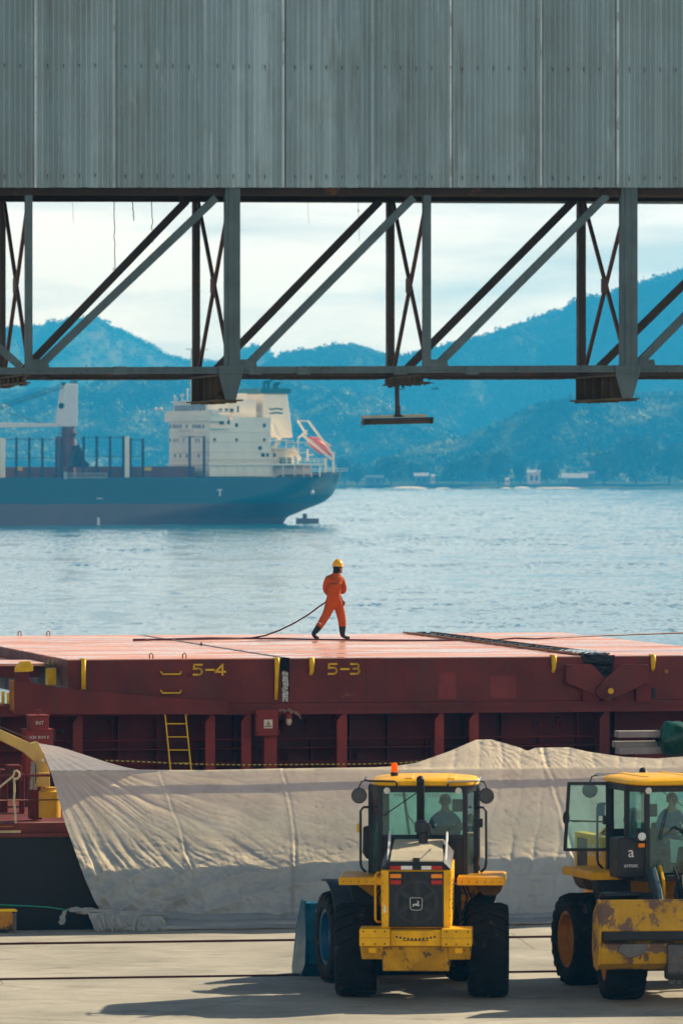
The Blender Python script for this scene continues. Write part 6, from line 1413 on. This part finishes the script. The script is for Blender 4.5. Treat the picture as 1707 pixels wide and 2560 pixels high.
# stern lifeboat ramp
K = lambda x,y,v=9: A(680+x*.1361,1000+y*.1361,v)
rmp = MB()
for v in (8,12.5):
    rmp.bar(K(480,380,v),K(640,640,v),.45,.35); rmp.bar(K(480,380,v),K(670,385,v),.4,.3); rmp.bar(K(670,385,v),K(1130,1010,v),.35,.35); rmp.bar(K(560,640,v),K(1100,1090,v),.45,.45); rmp.bar(K(640,560,v),K(480,700,v),.35,.35)
    rmp.bar(K(655,900,v),K(655,1130,v),.3,.3); rmp.bar(K(985,1070,v),K(985,1330,v),.4,.4); rmp.bar(K(1130,950,v),K(1130,1330,v),.35,.35); rmp.bar(K(655,1010,v),K(760,1000,v),.25,.25)
rmp.bar(K(480,380,8),K(480,380,12.5),.3,.3); rmp.bar(K(670,385,8),K(670,385,12.5),.3,.3); rmp.build('lifeboat_ramp',M_fc,fsh)
lbp = K(830,830,8.8); lb = based(FS,lbp,'lifeboat','red enclosed lifeboat tilted on the stern ramp of the anchored ship','lifeboat')
a,b = K(650,700,10.2)-lbp, K(1090,1010,10.2)-lbp; d = (b-a); dn = d.normalized(); up = Vector((-dn.z,0,dn.x)); 
def lbf(s,w):
    r = math.sin(min(1,max(0.001,s))*math.pi)**.42; th = w*2*math.pi; return a+d*s+Vector((0,1,0))*1.35*r*math.cos(th)+up*(1.25*r*math.sin(th) if math.sin(th) > 0 else 1.1*r*math.sin(th))
MB().grid(26,20,lbf).build('hull',M_fo,lb,smooth=True)
m = MB(); m.bar(a+d*.25+up*1.3,a+d*.80+up*1.3,1.3,.35); m.build('canopy',paint('lifeboat_canopy',(.75,.55,.45),.35,0,.1,1),lb,bevel=.1); MB().bar(a+d*.05-up*.0,a+d*.95-up*.0,2.85,.18).build('fender',paint('lifeboat_band',(.55,.30,.26),.5,0,.1,1),lb)
# hatch coamings, cargo posts, crane, grab, gangway
m = MB(); a,b = A(-420,1166,4), A(168,1189,4); m.box(a.x,b.x,4,22,6.2,zt(1167,100,4)); a,b = A(240,1166,4), A(488,1189,4); m.box(a.x,b.x,4,22,6.2,zt(1166,350,4)); m.build('hatch_coaming',M_fb,fsh,bevel=.15)
for i,(px,y0) in enumerate(((-60,1094),(-35,1094),(3,1094),(10,1096),(41,1093),(73,1093),(106,1094),(209,1091),(242,1090),(275,1090),(308,1090),(314,1091),(320,1090),(326,1095),(357,1096),(474,1090),(510,1090),(141,1095),(154,1095))):
    p = A(px,y0,1.2); m = MB(); m.box(p.x-.2,p.x+.2,1.0,1.4,6.3,p.z); m.build('cargo_post',M_fbl if i > 3 and px not in (314,320) else M_fc,fsh)
m = MB()
for a_,b_,py in ((-80,141,1098),(200,320,1094),(326,357,1099),(-80,141,1145),(215,357,1141),(474,510,1092)): p,p2 = A(a_,py,1.2), A(b_,py,1.2); m.box(p.x,p2.x,1.15,1.25,p.z-.06,p.z+.06)
m.build('post_rail',M_fbl,fsh)
for px in (48,370): p = A(px,1172,3.8); MB().box(p.x-.7,p.x+.7,3.8,4.0,p.z-.35,p.z+.35).build('hatch_mark',M_cleat,fsh)
p = A(171,1100,10); m = MB(); m.lathe([(0,1.45),(5.2,1.35)],(p.x,10,6.2),(0,0,1),20); zt2 = zt(1067,171,10); m.lathe([(0,1.5),(zt2-11.0,1.35)],(p.x,10,11.0),(0,0,1),20); m.lathe([(0,2.1),(.2,2.1)],(p.x,10,zt(1085,171,10)),(0,0,1),20); m.box(p.x-2.3,p.x-1.3,9,11,6.2,zt(1090,171,10)); cr_ = m.build('crane_pedestal',M_fb,fsh,auto=40)
h = MB(); h.prism([A(149,1066,8.5),A(194,1066,8.5),A(195,962,8.5),A(189,958,8.5),A(164,960,8.5),A(158,990,8.5)],(0,3,0)); ch = h.build('crane_house',M_fwht,cr_,bevel=.15)
m = MB(); m.prism([A(158,955,9),A(164,955,9),A(168,966,9),A(164,972,9)],(0,1.5,0)); m.prism([A(182,952,9),A(192,951,9),A(193,962,9),A(180,962,9)],(0,1.5,0)); p = A(153,1014,8.4); m.lathe([(0,.6),(.1,.6),(.1,.42),(0,.42)],p,(0,-1,0),14); m.build('crane_sheave',M_fg,cr_)
MB().prism([A(-420,1056,9),A(0,1056,9),A(150,1058,9),A(150,1066,9),A(0,1069,9),A(-420,1064,9)],(0,1.6,0)).build('crane_jib',M_fwht,cr_,bevel=.1)
m = MB()
for y0,y1 in ((958,1010),(964,1016),(968,1021)): m.tube([A(163,y0,9.6),A(-30,y1+12,9.6)],.07,5)
m.tube([A(20,1032,9.6),A(105,1058,9.6)],.07,5); m.build('crane_wire',M_fbl,cr_)
m = MB(); m.prism([A(x,y,3.0) for x,y in ((181,1168),(186,1140),(190,1122),(196,1113),(203,1119),(207,1130),(213,1150),(224,1160),(222,1168))],(0,3,0)); m.prism([A(x,y,2.6) for x,y in ((191,1150),(196,1108),(199,1108),(204,1150))],(0,.5,0)); m.build('cargo_grab',M_fbl,fsh,bevel=.1)
m = MB(); a,b = A(160,1182,-.3), A(268,1195,-.3); m.box(a.x,b.x,-.35,-.05,b.z,b.z+.15); m.box(a.x,b.x,-.35,-.05,a.z-.1,a.z)
for k in range(22): u = a.x+(b.x-a.x)*k/21; m.box(u-.04,u+.04,-.34,-.06,b.z+.15,a.z-.1)
m.box(a.x,a.x+.6,-.4,-.05,b.z-.2,a.z+.2); m.build('gangway',paint('gangway_grey',(.36,.40,.40),.5,.2,.1,1),fsh)
def tnear(px,py):                                            # nearest hull side height-plane is v=0 amidships
    return A(px,py,-.03)
m = MB(); a,b = tnear(543,1223), tnear(556,1226); m.box(a.x,b.x,-.03,-.005,b.z,a.z); a,b = tnear(548,1226.2), tnear(551.5,1240); m.box(a.x,b.x,-.03,-.005,b.z,a.z); a,b = tnear(243,1294), tnear(249.5,1313); m.box(a.x,b.x,-.03,-.005,b.z,a.z); a,b = tnear(242,1245), tnear(256,1247); m.box(a.x,b.x,-.03,-.005,b.z,a.z)
m.build('hull_mark',M_fwht,fsh)
p = tnear(792,1231); MB().sphere((p.x,2.6,p.z),.45,8,6).build('hull_mark',M_fwht,fsh)
